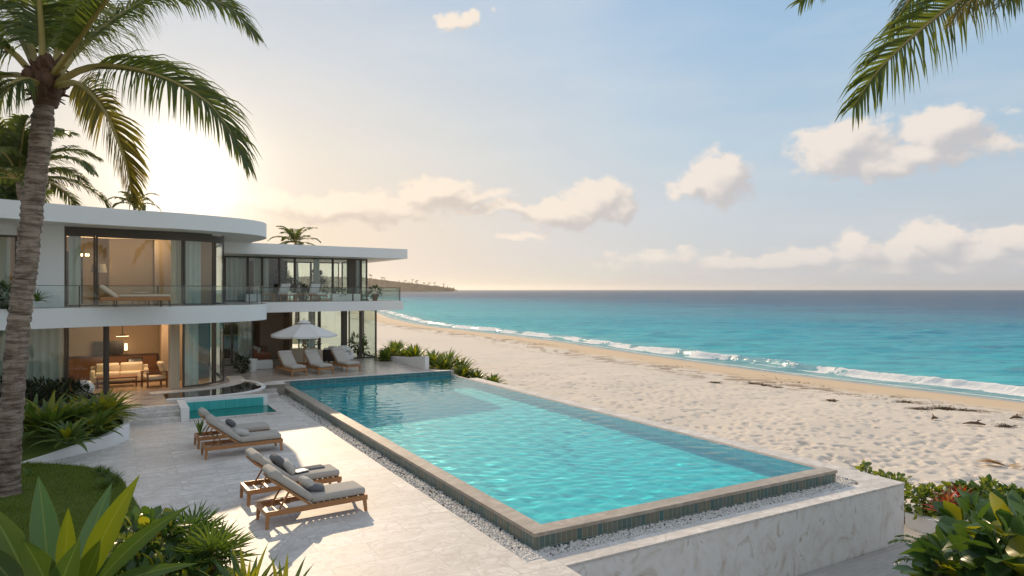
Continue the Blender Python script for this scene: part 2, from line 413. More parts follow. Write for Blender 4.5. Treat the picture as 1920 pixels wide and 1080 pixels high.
M['endtile'] = tile_mat('dark_teal_tile', [(0,(.02,.13,.15)),(.5,(.03,.18,.20)),(1,(.05,.22,.22))], .3, .12)
M['plungetile'] = tile_mat('plunge_mosaic', [(0,(.03,.30,.30)),(.5,(.04,.40,.39)),(1,(.06,.46,.44))], .1, .1, .3, (.12,.5,.48), .004, True)
def glass():
    m, t, out = newmat('window_glass')
    fr = t.n('ShaderNodeFresnel'); fr.inputs[0].default_value = 1.52
    f = t.m('MULTIPLY', fr.outputs[0], 1.15, clamp=True)
    f = t.m('MULTIPLY', t.m('ADD', f, .03, clamp=True), t.m('SUBTRACT', 1.0, t.n('ShaderNodeNewGeometry').outputs['Backfacing']))
    tr = t.n('ShaderNodeBsdfTransparent'); tr.inputs[0].default_value = (.90,.945,.925,1)
    gl = t.n('ShaderNodeBsdfGlossy'); gl.inputs['Roughness'].default_value = .01; gl.inputs[0].default_value = (.95,.98,.96,1)
    co = t.n('ShaderNodeTexCoord').outputs['Object']
    t.t.links.new(t.bump(t.noise(co, .9, 2), .03, .02), gl.inputs['Normal'])
    mx = t.n('ShaderNodeMixShader'); t.inp(mx.inputs[0], f); t.t.links.new(tr.outputs[0], mx.inputs[1]); t.t.links.new(gl.outputs[0], mx.inputs[2])
    t.t.links.new(mx.outputs[0], out.inputs[0]); return m
M['glass'] = glass()
def water_pool():
    m, t, out = newmat('pool_water')
    gl = t.n('ShaderNodeBsdfGlass'); gl.inputs['IOR'].default_value = 1.33; gl.inputs['Roughness'].default_value = 0.0
    gl.inputs['Color'].default_value = (.90,1,1,1)
    t.t.links.new(gl.outputs[0], out.inputs[0]); return m
M['poolwater'] = water_pool()
def still_water(name, tint):
    m, t, out = newmat(name); co = t.n('ShaderNodeTexCoord').outputs['Object']
    gl = t.n('ShaderNodeBsdfGlossy'); gl.inputs['Roughness'].default_value = .02
    tr = t.n('ShaderNodeBsdfTransparent'); tr.inputs[0].default_value = (*tint, 1)
    fr = t.n('ShaderNodeFresnel'); fr.inputs[0].default_value = 1.33
    nm = t.bump(t.noise(co, 5, 3), .04, .05); t.t.links.new(nm, gl.inputs['Normal']); t.t.links.new(nm, fr.inputs['Normal'])
    mx = t.n('ShaderNodeMixShader'); t.t.links.new(fr.outputs[0], mx.inputs[0]); t.t.links.new(tr.outputs[0], mx.inputs[1]); t.t.links.new(gl.outputs[0], mx.inputs[2])
    t.t.links.new(mx.outputs[0], out.inputs[0]); return m
M['plungewater'] = still_water('plunge_water', (.62,.92,.90))
M['mirror'] = plain('dark_polished_stone', (.035,.032,.026), .06, var=.3, scale=2)
def leaf_mat(name, c1, c2, trans=.35, rough=.42, tcol=None, scale=2.0, spec=.4):
    m, t, out = newmat(name); co = t.n('ShaderNodeTexCoord').outputs['Object']
    geo = t.n('ShaderNodeNewGeometry')
    n = t.noise(co, scale, 4); rp = geo.outputs['Random Per Island']
    f = t.m('ADD', t.m('MULTIPLY', n, .55), t.m('MULTIPLY', rp, .5), clamp=True)
    c = t.mix(f, c1, c2)
    p = pbsdf(t, None, c, rough, 0, spec)
    tl = t.n('ShaderNodeBsdfTranslucent')
    tc_ = t.mix(1.0, c, tcol or (1.9,1.75,.55), 'MULTIPLY'); t.t.links.new(tc_, tl.inputs[0])
    mx = t.n('ShaderNodeMixShader'); mx.inputs[0].default_value = trans
    t.t.links.new(p.outputs[0], mx.inputs[1]); t.t.links.new(tl.outputs[0], mx.inputs[2]); t.t.links.new(mx.outputs[0], out.inputs[0]); return m
M['palmleaf'] = leaf_mat('palm_leaflet', (.04,.075,.02), (.12,.15,.04), .46, .42)
M['palmleaf2'] = leaf_mat('palm_leaflet_yellowing', (.07,.10,.022), (.22,.17,.04), .48, .42)
M['palmstem'] = plain('palm_stalk', (.30,.24,.07), .5, var=.25, scale=3)
M['husk'] = plain('palm_husk', (.10,.05,.025), .85, var=.45, scale=6, bump=.6, bscale=40)
M['agave'] = leaf_mat('agave_leaf', (.045,.10,.028), (.13,.19,.045), .35, .38)
M['broad'] = leaf_mat('broad_leaf_green', (.035,.085,.03), (.08,.15,.04), .32, .30, scale=1.5)
M['broady'] = leaf_mat('broad_leaf_yellow', (.14,.17,.02), (.27,.27,.03), .45, .32, scale=1.5)
M['bush'] = leaf_mat('shrub_leaf', (.03,.062,.02), (.085,.13,.035), .32, .45)
M['bushlight'] = leaf_mat('sea_grape_leaf', (.09,.14,.025), (.20,.24,.05), .4, .35)
M['darkbush'] = leaf_mat('dark_shrub_leaf', (.012,.022,.013), (.03,.045,.022), .2, .5)  # darkest green of the shrub leaves
M['red'] = leaf_mat('red_bract', (.35,.03,.012), (.55,.10,.03), .35, .45, (1.3,.6,.4))
M['brownleaf'] = leaf_mat('rust_leaf', (.30,.14,.05), (.50,.28,.12), .35, .4, (1.3,.9,.5))
M['grassblade'] = leaf_mat('grass_blade', (.08,.125,.02), (.18,.23,.04), .4, .6)
M['lawn'] = plain('lawn_turf', (.085,.12,.025), .9, var=.45, scale=4, bump=.8, bscale=50, spec=.1)
M['fartree'] = leaf_mat('headland_leaf_hazed', (.055,.045,.024), (.09,.07,.036), .35, .7, (1.8,1.4,.8))  # brown carries warm backlight and haze in the leaf colour
M['hill'] = plain('headland_scrub_hazed', (.075,.06,.034), .9, var=.4, scale=.02, bump=0)  # warm hazy tone put into the hill colour
def bark():
    m, t, out = newmat('palm_bark'); co = t.n('ShaderNodeTexCoord').outputs['Object']
    n = t.noise(t.mapping(co, (2.5,2.5,14)), 1.0, 6, .65, .4)
    n2 = t.noise(t.mapping(co, (6,6,2)), 1.5, 5)
    c = t.ramp(n, [(.2,(.035,.024,.02)),(.42,(.15,.11,.085)),(.56,(.32,.255,.205)),(.85,(.45,.38,.31))])
    c = t.mix(t.ss(n2, .45, .75, 0, .5), c, (.10,.075,.06))
    pbsdf(t, out, c, .9, 0, .2, t.bump(t.m('ADD', n, t.m('MULTIPLY', n2, .4)), .9, .04)); return m
M['bark'] = bark()
def sand():
    m, t, out = newmat('beach_sand'); geo = t.n('ShaderNodeNewGeometry').outputs['Position']
    a = t.n('ShaderNodeAttribute', attribute_name='inland').outputs['Fac']
    wk = t.n('ShaderNodeAttribute', attribute_name='wrack').outputs['Fac']
    n = t.noise(geo, .22, 5); n2 = t.noise(geo, 6, 6, .7)
    dry = t.mix(n, (.61,.55,.48), (.70,.645,.575)); dry = t.mix(t.m('MULTIPLY', n2, .25), dry, (.42,.34,.25))
    damp = (.60,.465,.32); wet = (.40,.335,.27)
    c = t.mix(t.ss(t.m('ADD', a, t.m('MULTIPLY', t.m('SUBTRACT', n, .5), 4.0)), 6.5, 10.0), damp, dry)
    c = t.mix(t.ss(a, .3, 2.4), wet, c)
    c = t.mix(wk, c, (.20,.125,.06))
    land = t.n('ShaderNodeAttribute', attribute_name='green').outputs['Fac']
    c = t.mix(land, c, (.05,.07,.025))
    h = t.m('ADD', t.noise(geo, 2.6, 5, .6), t.m('MULTIPLY', t.noise(geo, 11, 4), .4))
    nm = t.bump(h, .4, .05)
    r = t.m('ADD', t.ss(a, .2, 2.6, .25, .92), 0)
    pbsdf(t, out, c, r, 0, .25, nm); return m
M['sand'] = sand()
def sea():
    m, t, out = newmat('sea_water'); geo = t.n('ShaderNodeNewGeometry').outputs['Position']
    e = t.n('ShaderNodeAttribute', attribute_name='offshore').outputs['Fac']
    fo = t.n('ShaderNodeAttribute', attribute_name='foam').outputs['Fac']
    hh = t.n('ShaderNodeAttribute', attribute_name='swell').outputs['Fac']
    nL = t.noise(t.mapping(geo, (1,1.6,1), rot=(0,0,R(20))), .018, 5, .6)
    nS = t.noise(t.mapping(geo, (.20,.85,1), rot=(0,0,R(8))), .62, 8, .68, .4)
    ev = t.m('ADD', e, t.m('MULTIPLY', t.m('SUBTRACT', nL, .5), t.m('MULTIPLY', e, 1.1)))
    lv = t.m('DIVIDE', t.m('LOGARITHM', t.m('ADD', t.m('MAXIMUM', ev, 0.0), 1.0), 10.0), 3.6)
    c = t.ramp(lv, [(0,(.42,.52,.46)),(.16,(.24,.47,.46)),(.30,(.05,.48,.52)),(.43,(.016,.40,.48)),(.50,(.013,.34,.44)),(.57,(.012,.23,.33)),(.62,(.009,.14,.25)),(.68,(.007,.075,.165)),(1,(.006,.055,.13))])
    c = t.mix(t.ss(nS, .42, .62, .0, .75), c, t.mix(1.0, c, (.35,.58,.68), 'MULTIPLY'))
    c = t.mix(t.ss(nS, .48, .28, 0, .45), c, t.mix(1.0, c, (2.2,1.35,1.25), 'MULTIPLY'))
    c = t.mix(t.ss(hh, .12, .42, 0, .75), c, (.006,.38,.38))
    fn = t.noise(t.mapping(geo, (.8,1.2,1)), 2.3, 8, .72, .6)
    fm = t.ss(t.m('ADD', fo, t.m('MULTIPLY', t.m('SUBTRACT', fn, .5), 1.3)), .40, .54)
    # small whitecaps
    c = t.mix(fm, c, (.80,.80,.78))
    w1 = t.noise(t.mapping(geo, (.55,1.3,1), rot=(0,0,R(14))), 1.1, 6, .62)
    w2 = t.noise(t.mapping(geo, (.3,.9,1), rot=(0,0,R(-6))), .16, 5, .6)
    nm = t.bump(w2, .32, 1.2); nm = t.bump(w1, .8, .22, nm)
    p = pbsdf(t, None, c, .8, 0, 0.0, nm)
    gl = t.n('ShaderNodeBsdfGlossy'); gl.inputs['Roughness'].default_value = .14; t.t.links.new(nm, gl.inputs['Normal'])
    fr = t.n('ShaderNodeFresnel'); fr.inputs[0].default_value = 1.33; t.t.links.new(nm, fr.inputs['Normal'])
    k = t.m('MULTIPLY', t.m('MINIMUM', fr.outputs[0], .32), t.m('SUBTRACT', 1.0, fm))   # a choppy sea never mirrors fully
    mx = t.n('ShaderNodeMixShader'); t.t.links.new(k, mx.inputs[0]); t.t.links.new(p.outputs[0], mx.inputs[1]); t.t.links.new(gl.outputs[0], mx.inputs[2])
    t.t.links.new(mx.outputs[0], out.inputs[0]); return m
M['sea'] = sea()
M['pebble'] = leaf_mat('white_pebble', (.50,.48,.45), (.74,.72,.69), 0.0, .6, scale=8)
M['weed'] = leaf_mat('seaweed', (.08,.05,.022), (.18,.115,.05), .1, .8, (1,1,.8))
M['drift'] = plain('driftwood', (.12,.075,.045), .85, var=.35, scale=5, bump=.5, bscale=30)
M['deadfrond'] = leaf_mat('dried_frond', (.42,.27,.12), (.58,.42,.22), .25, .7, (1.2,1,.7))
def emit(name, col, s):
    m, t, out = newmat(name); e = t.n('ShaderNodeEmission'); e.inputs[0].default_value = (*col,1); e.inputs[1].default_value = s
    t.t.links.new(e.outputs[0], out.inputs[0]); return m
M['lamp'] = emit('lit_lamp', (1,.66,.32), 6.0)
M['cove'] = emit('lit_cove', (1,.55,.24), 1.6)
# ------------------------------------------------------------------ terrain, sea
SHY = np.array([-60, 0, 42.7, 51.5, 67.9, 97.4, 116, 133.7, 165, 213, 300, 450, 800, 2000, 12000.])
SHX = np.array([92, 58, 32, 25.7, 17, 4, -7.5, -17.4, -29, -42, -75, -150, -420, -1800, -14000.])
def inland(x, y):
    xs = np.interp(y, SHY, SHX); xs2 = np.interp(y+6, SHY, SHX); xs0 = np.interp(y-6, SHY, SHX)
    sl = (xs2-xs0)/12; xs = (xs+xs2+xs0)/3
    return (xs-x)/np.sqrt(1+sl*sl)
def ground_z(x, y):
    d = inland(x, y)
    z = np.where(d < 0, np.maximum(-2.5+d*.09, -6), np.where(d < 7, -2.5+d*.078, -1.954+np.minimum(d-7, 14)*.028))
    und = (fbm(x*.13+5, y*.13, 4)-.47)*.75*np.clip((d-5)/8, 0, 1)
    z = z+und
    s_ = (x-C0.x)*VV.x+(y-C0.y)*VV.y; t_ = (x-C0.x)*UU.x+(y-C0.y)*UU.y
    bank = np.clip(1-(s_-8.2)/3.4, 0, 1)*np.clip((s_-4)/3, 0, 1)*np.clip((t_-20.6)/1.2, 0, 1)*np.clip((46-t_)/6, 0, 1)
    bank = bank*bank*(3-2*bank)
    return z*(1-bank)+bank*(.30+0*z)
def polar(rs, th):
    r, a = np.meshgrid(rs, th, indexing='ij'); return r*np.sin(a), r*np.cos(a)
def grid_mesh(name, X, Y, Z, mat, attrs):
    n, m_ = X.shape
    me = bpy.data.meshes.new(name); me.vertices.add(n*m_)
    me.vertices.foreach_set('co', np.stack([X, Y, Z], -1).reshape(-1).astype(np.float32))
    i = (np.arange(n-1)[:, None]*m_+np.arange(m_-1)[None, :]).reshape(-1)
    q = np.stack([i, i+1, i+m_+1, i+m_], -1)[:, ::-1].reshape(-1)
    nf = len(i); me.loops.add(nf*4); me.loops.foreach_set('vertex_index', q.astype(np.int32))
    me.polygons.add(nf); me.polygons.foreach_set('loop_start', (np.arange(nf)*4).astype(np.int32))
    me.polygons.foreach_set('use_smooth', np.ones(nf, bool))
    me.materials.append(mat); me.update(calc_edges=True)
    for k, v in attrs.items():
        a = me.attributes.new(k, 'FLOAT', 'POINT'); a.data.foreach_set('value', np.asarray(v, np.float32).reshape(-1))
    o = bpy.data.objects.new(name, me); COL.objects.link(o); return o
rs = np.concatenate([[.5, 4, 8], 10*1.0032**np.arange(0, 595), 67*1.03**np.arange(1, 175)])
th = np.concatenate([np.arange(-3.1416, -.3, .05), np.arange(-.3, -.12, .008), np.arange(-.12, .80, .0025), np.arange(.80, 3.15, .05)])
X, Y = polar(rs, th); Z = ground_z(X, Y); d = inland(X, Y)
# trodden sand: thousands of overlapping prints
tfine = (th > -.12) & (th < .80); i0 = int(np.argmax(th > -.12)); lr = math.log(1.0032)
nfp = 6600
fr_ = 12*np.exp(rng.random(nfp)*math.log(62/12)); fa = -.11+rng.random(nfp)*.90
Rg = np.hypot(X, Y)
for k in range(nfp):
    x, y = fr_[k]*math.sin(fa[k]), fr_[k]*math.cos(fa[k])
    a_, b_ = rng.uniform(.12, .24), rng.uniform(.09, .15); dep = rng.uniform(.04, .095)
    ir = 3+int(math.log(fr_[k]/10)/lr); ia = i0+int((fa[k]+.12)/.0025)
    wr = int(.62/(fr_[k]*.0032))+2; wa = int(.62/(fr_[k]*.0025))+2
    sl = (slice(max(ir-wr, 0), ir+wr), slice(max(ia-wa, 0), ia+wa))
    xx, yy = X[sl]-x, Y[sl]-y
    an = rng.uniform(0, 3.14); ca, sa = math.cos(an), math.sin(an)
    q = ((xx*ca+yy*sa)/a_)**2+((-xx*sa+yy*ca)/b_)**2
    Z[sl] += np.where(d[sl] > 8.3, -dep*np.exp(-q*q)+dep*.12*np.exp(-(np.sqrt(q)-1.5)**2*5), 0)
Z += np.where((d > 7.5) & (Rg < 70), (fbm(X*1.7, Y*1.7, 4)-.47)*.035, 0)
Z += np.clip((d-7.5)/3, 0, 1)*np.where(Rg < 160, (fbm(X*.45+9, Y*.45, 3)-.45)*.10, 0)
band = np.exp(-((d-9.8-2.2*(fbm(X*.07, Y*.07, 2)-.4))/2.2)**2)
wn_ = fbm(X*.9+3, Y*1.6, 5)
wr_ = np.clip((wn_-.50)*9, 0, 1)*band*.75
green = np.where((X < -.22*Y-6) & (Y > 34), np.clip((d-20)/8, 0, 1), 0)
sand = struct(grid_mesh('beach', X, Y, Z, M['sand'], {'inland': d, 'wrack': wr_, 'green': green}), 'trodden pale sand beach sloping to the turquoise water', 'beach')
# sea
rs = np.concatenate([26*1.01**np.arange(0, 26), 33.7*1.0032**np.arange(0, 520), 178*1.02**np.arange(0, 220)])
rs = np.unique(rs); rs = rs[rs < 13000]
th = np.concatenate([np.arange(-1.35, -.26, .03), np.arange(-.26, .75, .0027), np.arange(.75, 1.9, .03)])
X, Y = polar(rs, th); e = -inland(X, Y); Rg = np.hypot(X, Y)
al = Y*.9-X*.3
ec = 2.6+2.2*fbm(al*.06, al*0+3.3, 3)+.6*fbm(al*.4, al*0+1, 2)
amp = .30+.55*np.clip(fbm(al*.10+7, al*0+.7, 3)-.2, 0, 1)
q = e-ec
amp = amp*(.7+.6*fbm(al*1.3, e*.8, 3))
h = amp*np.where(q < 0, np.exp(-(q/.42)**2), np.exp(-(q/1.5)**2))
ec2 = ec+9+4*fbm(al*.05+40, al*0+9, 2); q2 = e-ec2
h = h+.30*np.clip(fbm(al*.12+90, al*0+5, 3)*2.2-.75, 0, 1)*np.where(q2 < 0, np.exp(-(q2/.8)**2), np.exp(-(q2/2.2)**2))
sw = np.zeros_like(h)
humps = [(1360, 646, 3.2), (1410, 648, 2.4), (1600, 659, 2.6), (1650, 652, 3), (1595, 672, 2.8), (1780, 690, 3.4), (1905, 706, 3.), (1870, 656, 5), (1455, 619, 5), (1130, 618, 6), (1250, 630, 5), (1700, 628, 6), (1900, 610, 8), (1550, 610, 8), (1350, 604, 8)]
P = [(at(a, b, -2.3), c) for a, b, c in humps]
for k in range(34):
    P.append((Vector((rng.uniform(-10, 70), rng.uniform(50, 120), 0)), rng.uniform(1.5, 3.5)))
for p, L in P:
    if -inland(np.array([p.x]), np.array([p.y]))[0] < 6.5: continue
    dx, dy = X-p.x, Y-p.y; u_ = .93*dx-.36*dy; v_ = .36*dx+.93*dy+.03*u_**2/L
    sw += rng.uniform(.18, .36)*np.exp(-(u_/L)**2-(v_/np.where(v_ < 0, .55, 1.5)/(1+L*.07))**2)
chop = (fbm(X*.35+.5*Y*.2, Y*.9, 4)-.47)*.32*np.clip((e-4)/10, 0, 1)*np.clip((260-Rg)/100, 0, 1)
Z = -2.5+h+sw+chop+.02*np.sin(e*2.2+4*fbm(al*.2, e*.1, 2))
fo = np.where(q < .35, 1, np.exp(-(q-.35)/.35))*np.exp(-(np.maximum(-q-1.0, 0)/.5)**2)*np.clip(fbm(al*.35+2, e*.5, 3)*2.6-.45, .15, 1)*.95
sx_ = .35+.9*fbm(al*.22+60, al*0+2, 3)
fo = np.maximum(fo, .75*np.exp(-((e-sx_)/.20)**2)); fo = np.maximum(fo, .30*np.clip(1-e/ (ec+.01), 0, 1)*(e > 0))
fo = np.maximum(fo, .36*np.exp(-((e-ec-4.2)/1.8)**2)*np.clip(fbm(al*.2+22, e*.3, 3)*2-.6, 0, 1))
sea = struct(grid_mesh('sea', X, Y, Z, M['sea'], {'offshore': e, 'foam': np.clip(fo, 0, 1), 'swell': sw+np.where(q > 0, h*.35, 0)}), 'turquoise sea with one low breaker along the sand, deep blue far out', 'sea')
# far headland: ridge of hills with a wood on it
hx = np.linspace(-1500, -196, 90); hyv = np.linspace(-1, 1, 13)
HX, HV = np.meshgrid(hx, hyv, indexing='ij')
prof = np.interp(hx, [-1500, -900, -700, -560, -470, -380, -300, -240, -205, -196], [42, 46, 50, 46, 36, 26, 17, 9, 3, 0])
prof = prof*(.93+.14*fbm(hx*.02, hx*0, 3))
HZ = -3+prof[:, None]*(1-HV**2)**.8+1.0*(np.abs(HV) < .99)
HY = 2500+HV*160
hill = struct(grid_mesh('hills', HX, HY, HZ, M['hill'], {}), 'hazy headland running down to the sea on the horizon', 'hills')
tv = np.array([(-.5,0,0),(.5,0,0),(.16,0,1),(-.2,0,.9),(0,-.5,0.05),(0,.5,.05),(0,.14,1.02),(0,-.15,.88)])
tf = [(0,1,2,3),(4,5,6,7)]
ms = []
for k in range(4200):
    i = rng.uniform(-1480, -206); v_ = rng.uniform(-.95, .3); hz = np.interp(i, hx, prof)*(1-v_*v_)**.8-3
    if rng.random() < .05: sc_ = rng.uniform(9, 13); wd = rng.uniform(5, 8)
    else: sc_ = rng.uniform(4, 8); wd = rng.uniform(5, 11)
    a = rng.uniform(0, 3.14)
    ms.append([[wd*math.cos(a), -wd*math.sin(a), 0, i], [wd*math.sin(a), wd*math.cos(a), 0, 2500+v_*160], [0, 0, sc_, hz]])
o = MB().inst(tv, tf, ms)
tp_v = [(0,0,0),(.05,0,0),(.05,0,1),(0,0,1)]; star = []
palms = []
for k in range(12):
    i = -206-380*rng.random()**1.2; hz = np.interp(i, hx, prof)-3; H = rng.uniform(12, 20)
    o.add([(i-.5, 2490, hz), (i+.5, 2490, hz), (i+.4, 2490, hz+H), (i-.4, 2490, hz+H)], [(0,1,2,3)])
    for a in np.linspace(0, 6.28, 8)[:-1]+rng.random():
        L = rng.uniform(4, 6.5); o.add([(i, 2490, hz+H), (i+L*.6*math.cos(a), 2489, hz+H+L*.5*math.sin(a)+1.6), (i+L*math.cos(a), 2490, hz+H+L*.6*math.sin(a)-.6), (i+L*.5*math.cos(a), 2490.5, hz+H+L*.35*math.sin(a)-.6)], [(0,1,2,3)])
o = o.build('headland_wood', M['fartree']); tag(o, 'far wood with palm tops along the hazy headland', 'woodland', kind='stuff')
# ------------------------------------------------------------------ deck, terrace, steps, walls (drawn in the pool's plan frame)
ROT = TH
def stb(mb, name, mats, parent=None, s0=0, t0=0, z0=0, smooth=False):   # build in plan coordinates
    if parent is not None:
        return mb.build(name, mats, parent, origin=parent['_o'], smooth=smooth)
    return mb.build(name, mats, None, origin=(s0, t0, z0), smooth=smooth, loc=st(s0, t0, z0), rot=ROT)
def stthing(name, label, cat, s, t_, z=0.0, group=None):
    o = thing(name, label, cat, st(s, t_, z), ROT, group); o['_o'] = (s, t_, z); return o
dk = MB().prism([(-13, -9), (.05, -9), (.05, -.42), (-.42, -.42), (-.42, 20.9), (-13, 20.9)], -1.7, 0)
struct(stb(dk, 'deck', M['deck'], None, -5, 6, 0), 'pale travertine paving beside the pool', 'deck')
TER = [(-18, 16.9), (-4.35, 16.9), (-4.35, 17.7), (-1.25, 17.7), (-1.25, 20.3), (-.005, 20.3), (-.005, 21.0), (8.3, 21.0), (7.5, 22.3), (7.22, 30), (7.22, 42), (-18, 42)]
struct(stb(MB().prism(TER, -1.7, .45), 'terrace', M['terrace'], None, 0, 24, .45), 'raised stone terrace in front of the villa', 'terrace')
ed = MB().prism([(-1.2, 20.1), (-.03, 20.1), (-.03, 20.94), (8.28, 20.96), (8.1, 21.25), (-.3, 21.3), (-1.2, 20.6)], .452, .470)
struct(stb(ed, 'terrace_edge', M['deck'], None, 3, 21, .45), 'pale stone edging of the terrace at the end of the pool', 'edging')
s_ = MB()
for k, (ta, tb) in enumerate(((15.75, 16.95), (16.15, 16.95), (16.55, 16.95))):
    s_.box(-7.9, ta, .003*k+.15*k-.002*(k > 0), -4.42, 16.895, .15*(k+1)-.004)
st_o = stb(s_, 'steps', M['deck'], None, -6, 16.2, 0); struct(st_o, 'three broad pale stone steps up to the terrace', 'steps')
s2 = MB().box(-1.2, 19.5, .004, -.45, 20.29, .15).box(-1.2, 19.9, .151, -.45, 20.29, .30)
struct(stb(s2, 'pool_steps', M['deck'], None, -.8, 19.9, 0), 'two small stone steps between the pool wall and the dark crescent basin', 'steps')
# lower pavement in front of the plaster wall
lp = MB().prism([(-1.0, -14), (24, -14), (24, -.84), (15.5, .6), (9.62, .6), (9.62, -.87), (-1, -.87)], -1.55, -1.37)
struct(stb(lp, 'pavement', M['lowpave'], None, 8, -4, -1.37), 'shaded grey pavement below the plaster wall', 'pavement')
# ------------------------------------------------------------------ plaster retaining wall with white top
w_ = stthing('retaining_wall', 'long white plaster retaining wall around the sea end of the pool', 'wall', 5, -.6, -1.4)
body = MB().prism([(.052, -.85), (9.6, -.85), (9.6, 21), (8.78, 21), (8.78, -.42), (.052, -.42)], -1.75, -.045)
stb(body, 'wall_body', M['plaster'], w_)
inner = [(.052, -.42)]+[(8.45+.33*math.sin(a), -.09-.33*math.cos(a)) for a in np.linspace(0, math.pi/2, 8)]+[(8.78, 21)]
cap = MB().prism([(.052, -.865), (9.615, -.865), (9.615, 21), ]+inner[::-1], -.0445, .002)
stb(cap, 'wall_cap', M['deck'], w_)
# ------------------------------------------------------------------ swimming pool
L_, W_ = 21.0, 8.3
p_ = stthing('swimming_pool', 'long rectangular infinity pool of turquoise water, raised stone rim', 'swimming pool', 4, 10, 0)
stb(MB().add([(.0,0,-1.25),(W_,0,-1.25),(W_,L_,-1.25),(0,L_,-1.25)], [(0,1,2,3)]), 'pool_floor', M['basinfloor'], p_)
iw = MB()
a0, b0, a1, b1 = .32, .32, W_-.16, L_-.012
for (x0, y0), (x1, y1) in (((a0,b0),(a0,b1)), ((a0,b1),(a1,b1)), ((a1,b1),(a1,b0)), ((a1,b0),(a0,b0))):
    zt = .42 if y0 > 20 and y1 > 20 else .205
    iw.add([(x0,y0,-1.25),(x1,y1,-1.25),(x1,y1,zt),(x0,y0,zt)], [(0,1,2,3)])
stb(iw, 'inner_wall', M['basin'], p_)
stb(MB().box(a0+.001, b1-.02, .10, a1-.001, b1-.003, .43), 'end_wall', M['endtile'], p_)
ow = MB().box(0, 0, -1.7, .318, L_-.02, .205).box(.318, 0, -1.7, W_, .318, .2045).box(W_-.158, .318, -1.7, W_, L_-.02, .204)
stb(ow, 'outer_wall', M['walltile'], p_)
cp = MB().prism([(-.025,-.025),(W_+.025,-.025),(W_+.025,.33),(.33,.33),(.33,L_-.03),(-.025,L_-.03)], .206, .272)
stb(cp, 'coping', M['coping'], p_)
stb(MB().box(W_-.155, .332, .2045, W_+.03, L_-.03, .232), 'overflow_rim', M['coping'], p_)
nx, ny = 210, 540
gx = np.linspace(a0+.002, a1-.002, nx); gy = np.linspace(b0+.002, b1-.002, ny)
GX, GY = np.meshgrid(gx, gy, indexing='ij'); GZ = np.full_like(GX, .236)
for k in range(26):
    lam = math.exp(rng.uniform(math.log(.26), math.log(.75))); an = rng.normal(0.9, .9); kk = 2*math.pi/lam
    am = .0056/kk*rng.uniform(.6, 1.5)
    GZ += am*np.sin(kk*(GX*math.cos(an)+GY*math.sin(an))+rng.uniform(0, 6.28)+1.5*fbm(GX*.4+k, GY*.4, 2))
o = grid_mesh('pool_water', GX-4, GY-10, GZ, M['poolwater'], {})
o.location = st(4, 10, 0); o.rotation_euler = (0, 0, ROT); struct(o, 'turquoise rippled water filling the long pool', 'water')
o.cycles.is_caustics_caster = True
for c in p_.children:
    if c.name.startswith(('pool_floor', 'inner_wall')): c.cycles.is_caustics_receiver = True
# gravel channel
gb = MB().prism([(-.42,-.42),(8.45,-.42),(8.66,-.33),(8.78,-.09),(8.78,21),(W_+.001,21),(W_+.001,-.001),(-.001,-.001),(-.001,20.3),(-.42,20.3)], -.3, -.075)
struct(stb(gb, 'gravel_bed', M['soil'], None, 0, 0, -.1), 'bed under the white pebbles', 'gravel bed')
bm = bmesh.new(); bmesh.ops.create_icosphere(bm, subdivisions=1, radius=1)
iv = np.array([v.co[:] for v in bm.verts]); itf = [tuple(v.index for v in f.verts) for f in bm.faces]; bm.free()
ms = []
def peb(s, t_, z, r):
    A = np.array(Euler((rng.uniform(0, 6), rng.uniform(0, 6), rng.uniform(0, 6))).to_matrix())*np.array([r*rng.uniform(.8, 1.3), r, r*rng.uniform(.6, .9)])
    q = st(s, t_, z); ms.append(np.c_[A, [q.x, q.y, q.z]])
for k in range(5200):
    u_ = 20.6*rng.random()**1.6-.38
    peb(rng.uniform(-.40, -.02), u_, -.06+rng.uniform(0, .045), rng.uniform(.02, .036))
for k in range(3600): peb(rng.uniform(-.40, 8.55), rng.uniform(-.40, -.02), -.06+rng.uniform(0, .045), rng.uniform(.02, .036))
for k in range(1600): peb(rng.uniform(8.33, 8.74), -.2+8*rng.random()**1.5, -.06+rng.uniform(0, .045), rng.uniform(.024, .038))
o = MB().inst(iv, itf, ms).build('gravel', M['pebble'], smooth=True); tag(o, 'white pebbles filling the channel round the pool', 'gravel', kind='stuff')
# ------------------------------------------------------------------ plunge pool and crescent basin
pp = stthing('plunge_pool', 'small sunken plunge pool of dark teal water beside the steps', 'pool', -2.7, 16.7, 0)
x0, x1, y0, y1 = -4.15, -1.25, 15.72, 17.7
# curb ring and tank (sits in a cut of the deck shown as a raised tank)
stb(MB().box(x0, y0, .0045, x1, y1-.14, .010), 'tank_floor', M['plungetile'], pp)
stb(MB().box(x0-.26, y0-.02, .002, x0-.001, y1-.001, .455).box(x0, y1-.14, .0105, x1-.001, y1-.003, .462), 'curb', M['white'], pp)
stb(MB().box(x0, y1-.16, .0108, x1-.16, y1-.142, .36), 'back_tile', M['plungetile'], pp)
stb(MB().box(x0, y0-.14, .003, x1, y0-.001, .060).box(x1+.0, y0-.14, .003, x1+.14, y1-.01, .0605), 'low_rim', M['deck'], pp)
stb(MB().add([(x0,y0,.045),(x1,y0,.045),(x1,y1-.161,.045),(x0,y1-.161,.045)], [(0,1,2,3)]), 'water', M['plungewater'], pp)
outer = spline([(-4.75,17.85),(-3.2,17.85),(-1.9,18.3),(-1.15,19.2),(-1.0,20.3),(-1.15,21.4),(-1.5,22.2)], 8)
inner = spline([(-1.55,22.15),(-1.75,21.3),(-2.5,20.35),(-3.4,19.95),(-4.75,19.8)], 8)
cb = stthing('crescent_basin', 'dark mirror-like crescent basin curving round the glass corner', 'basin', -2.4, 19.5, .45)
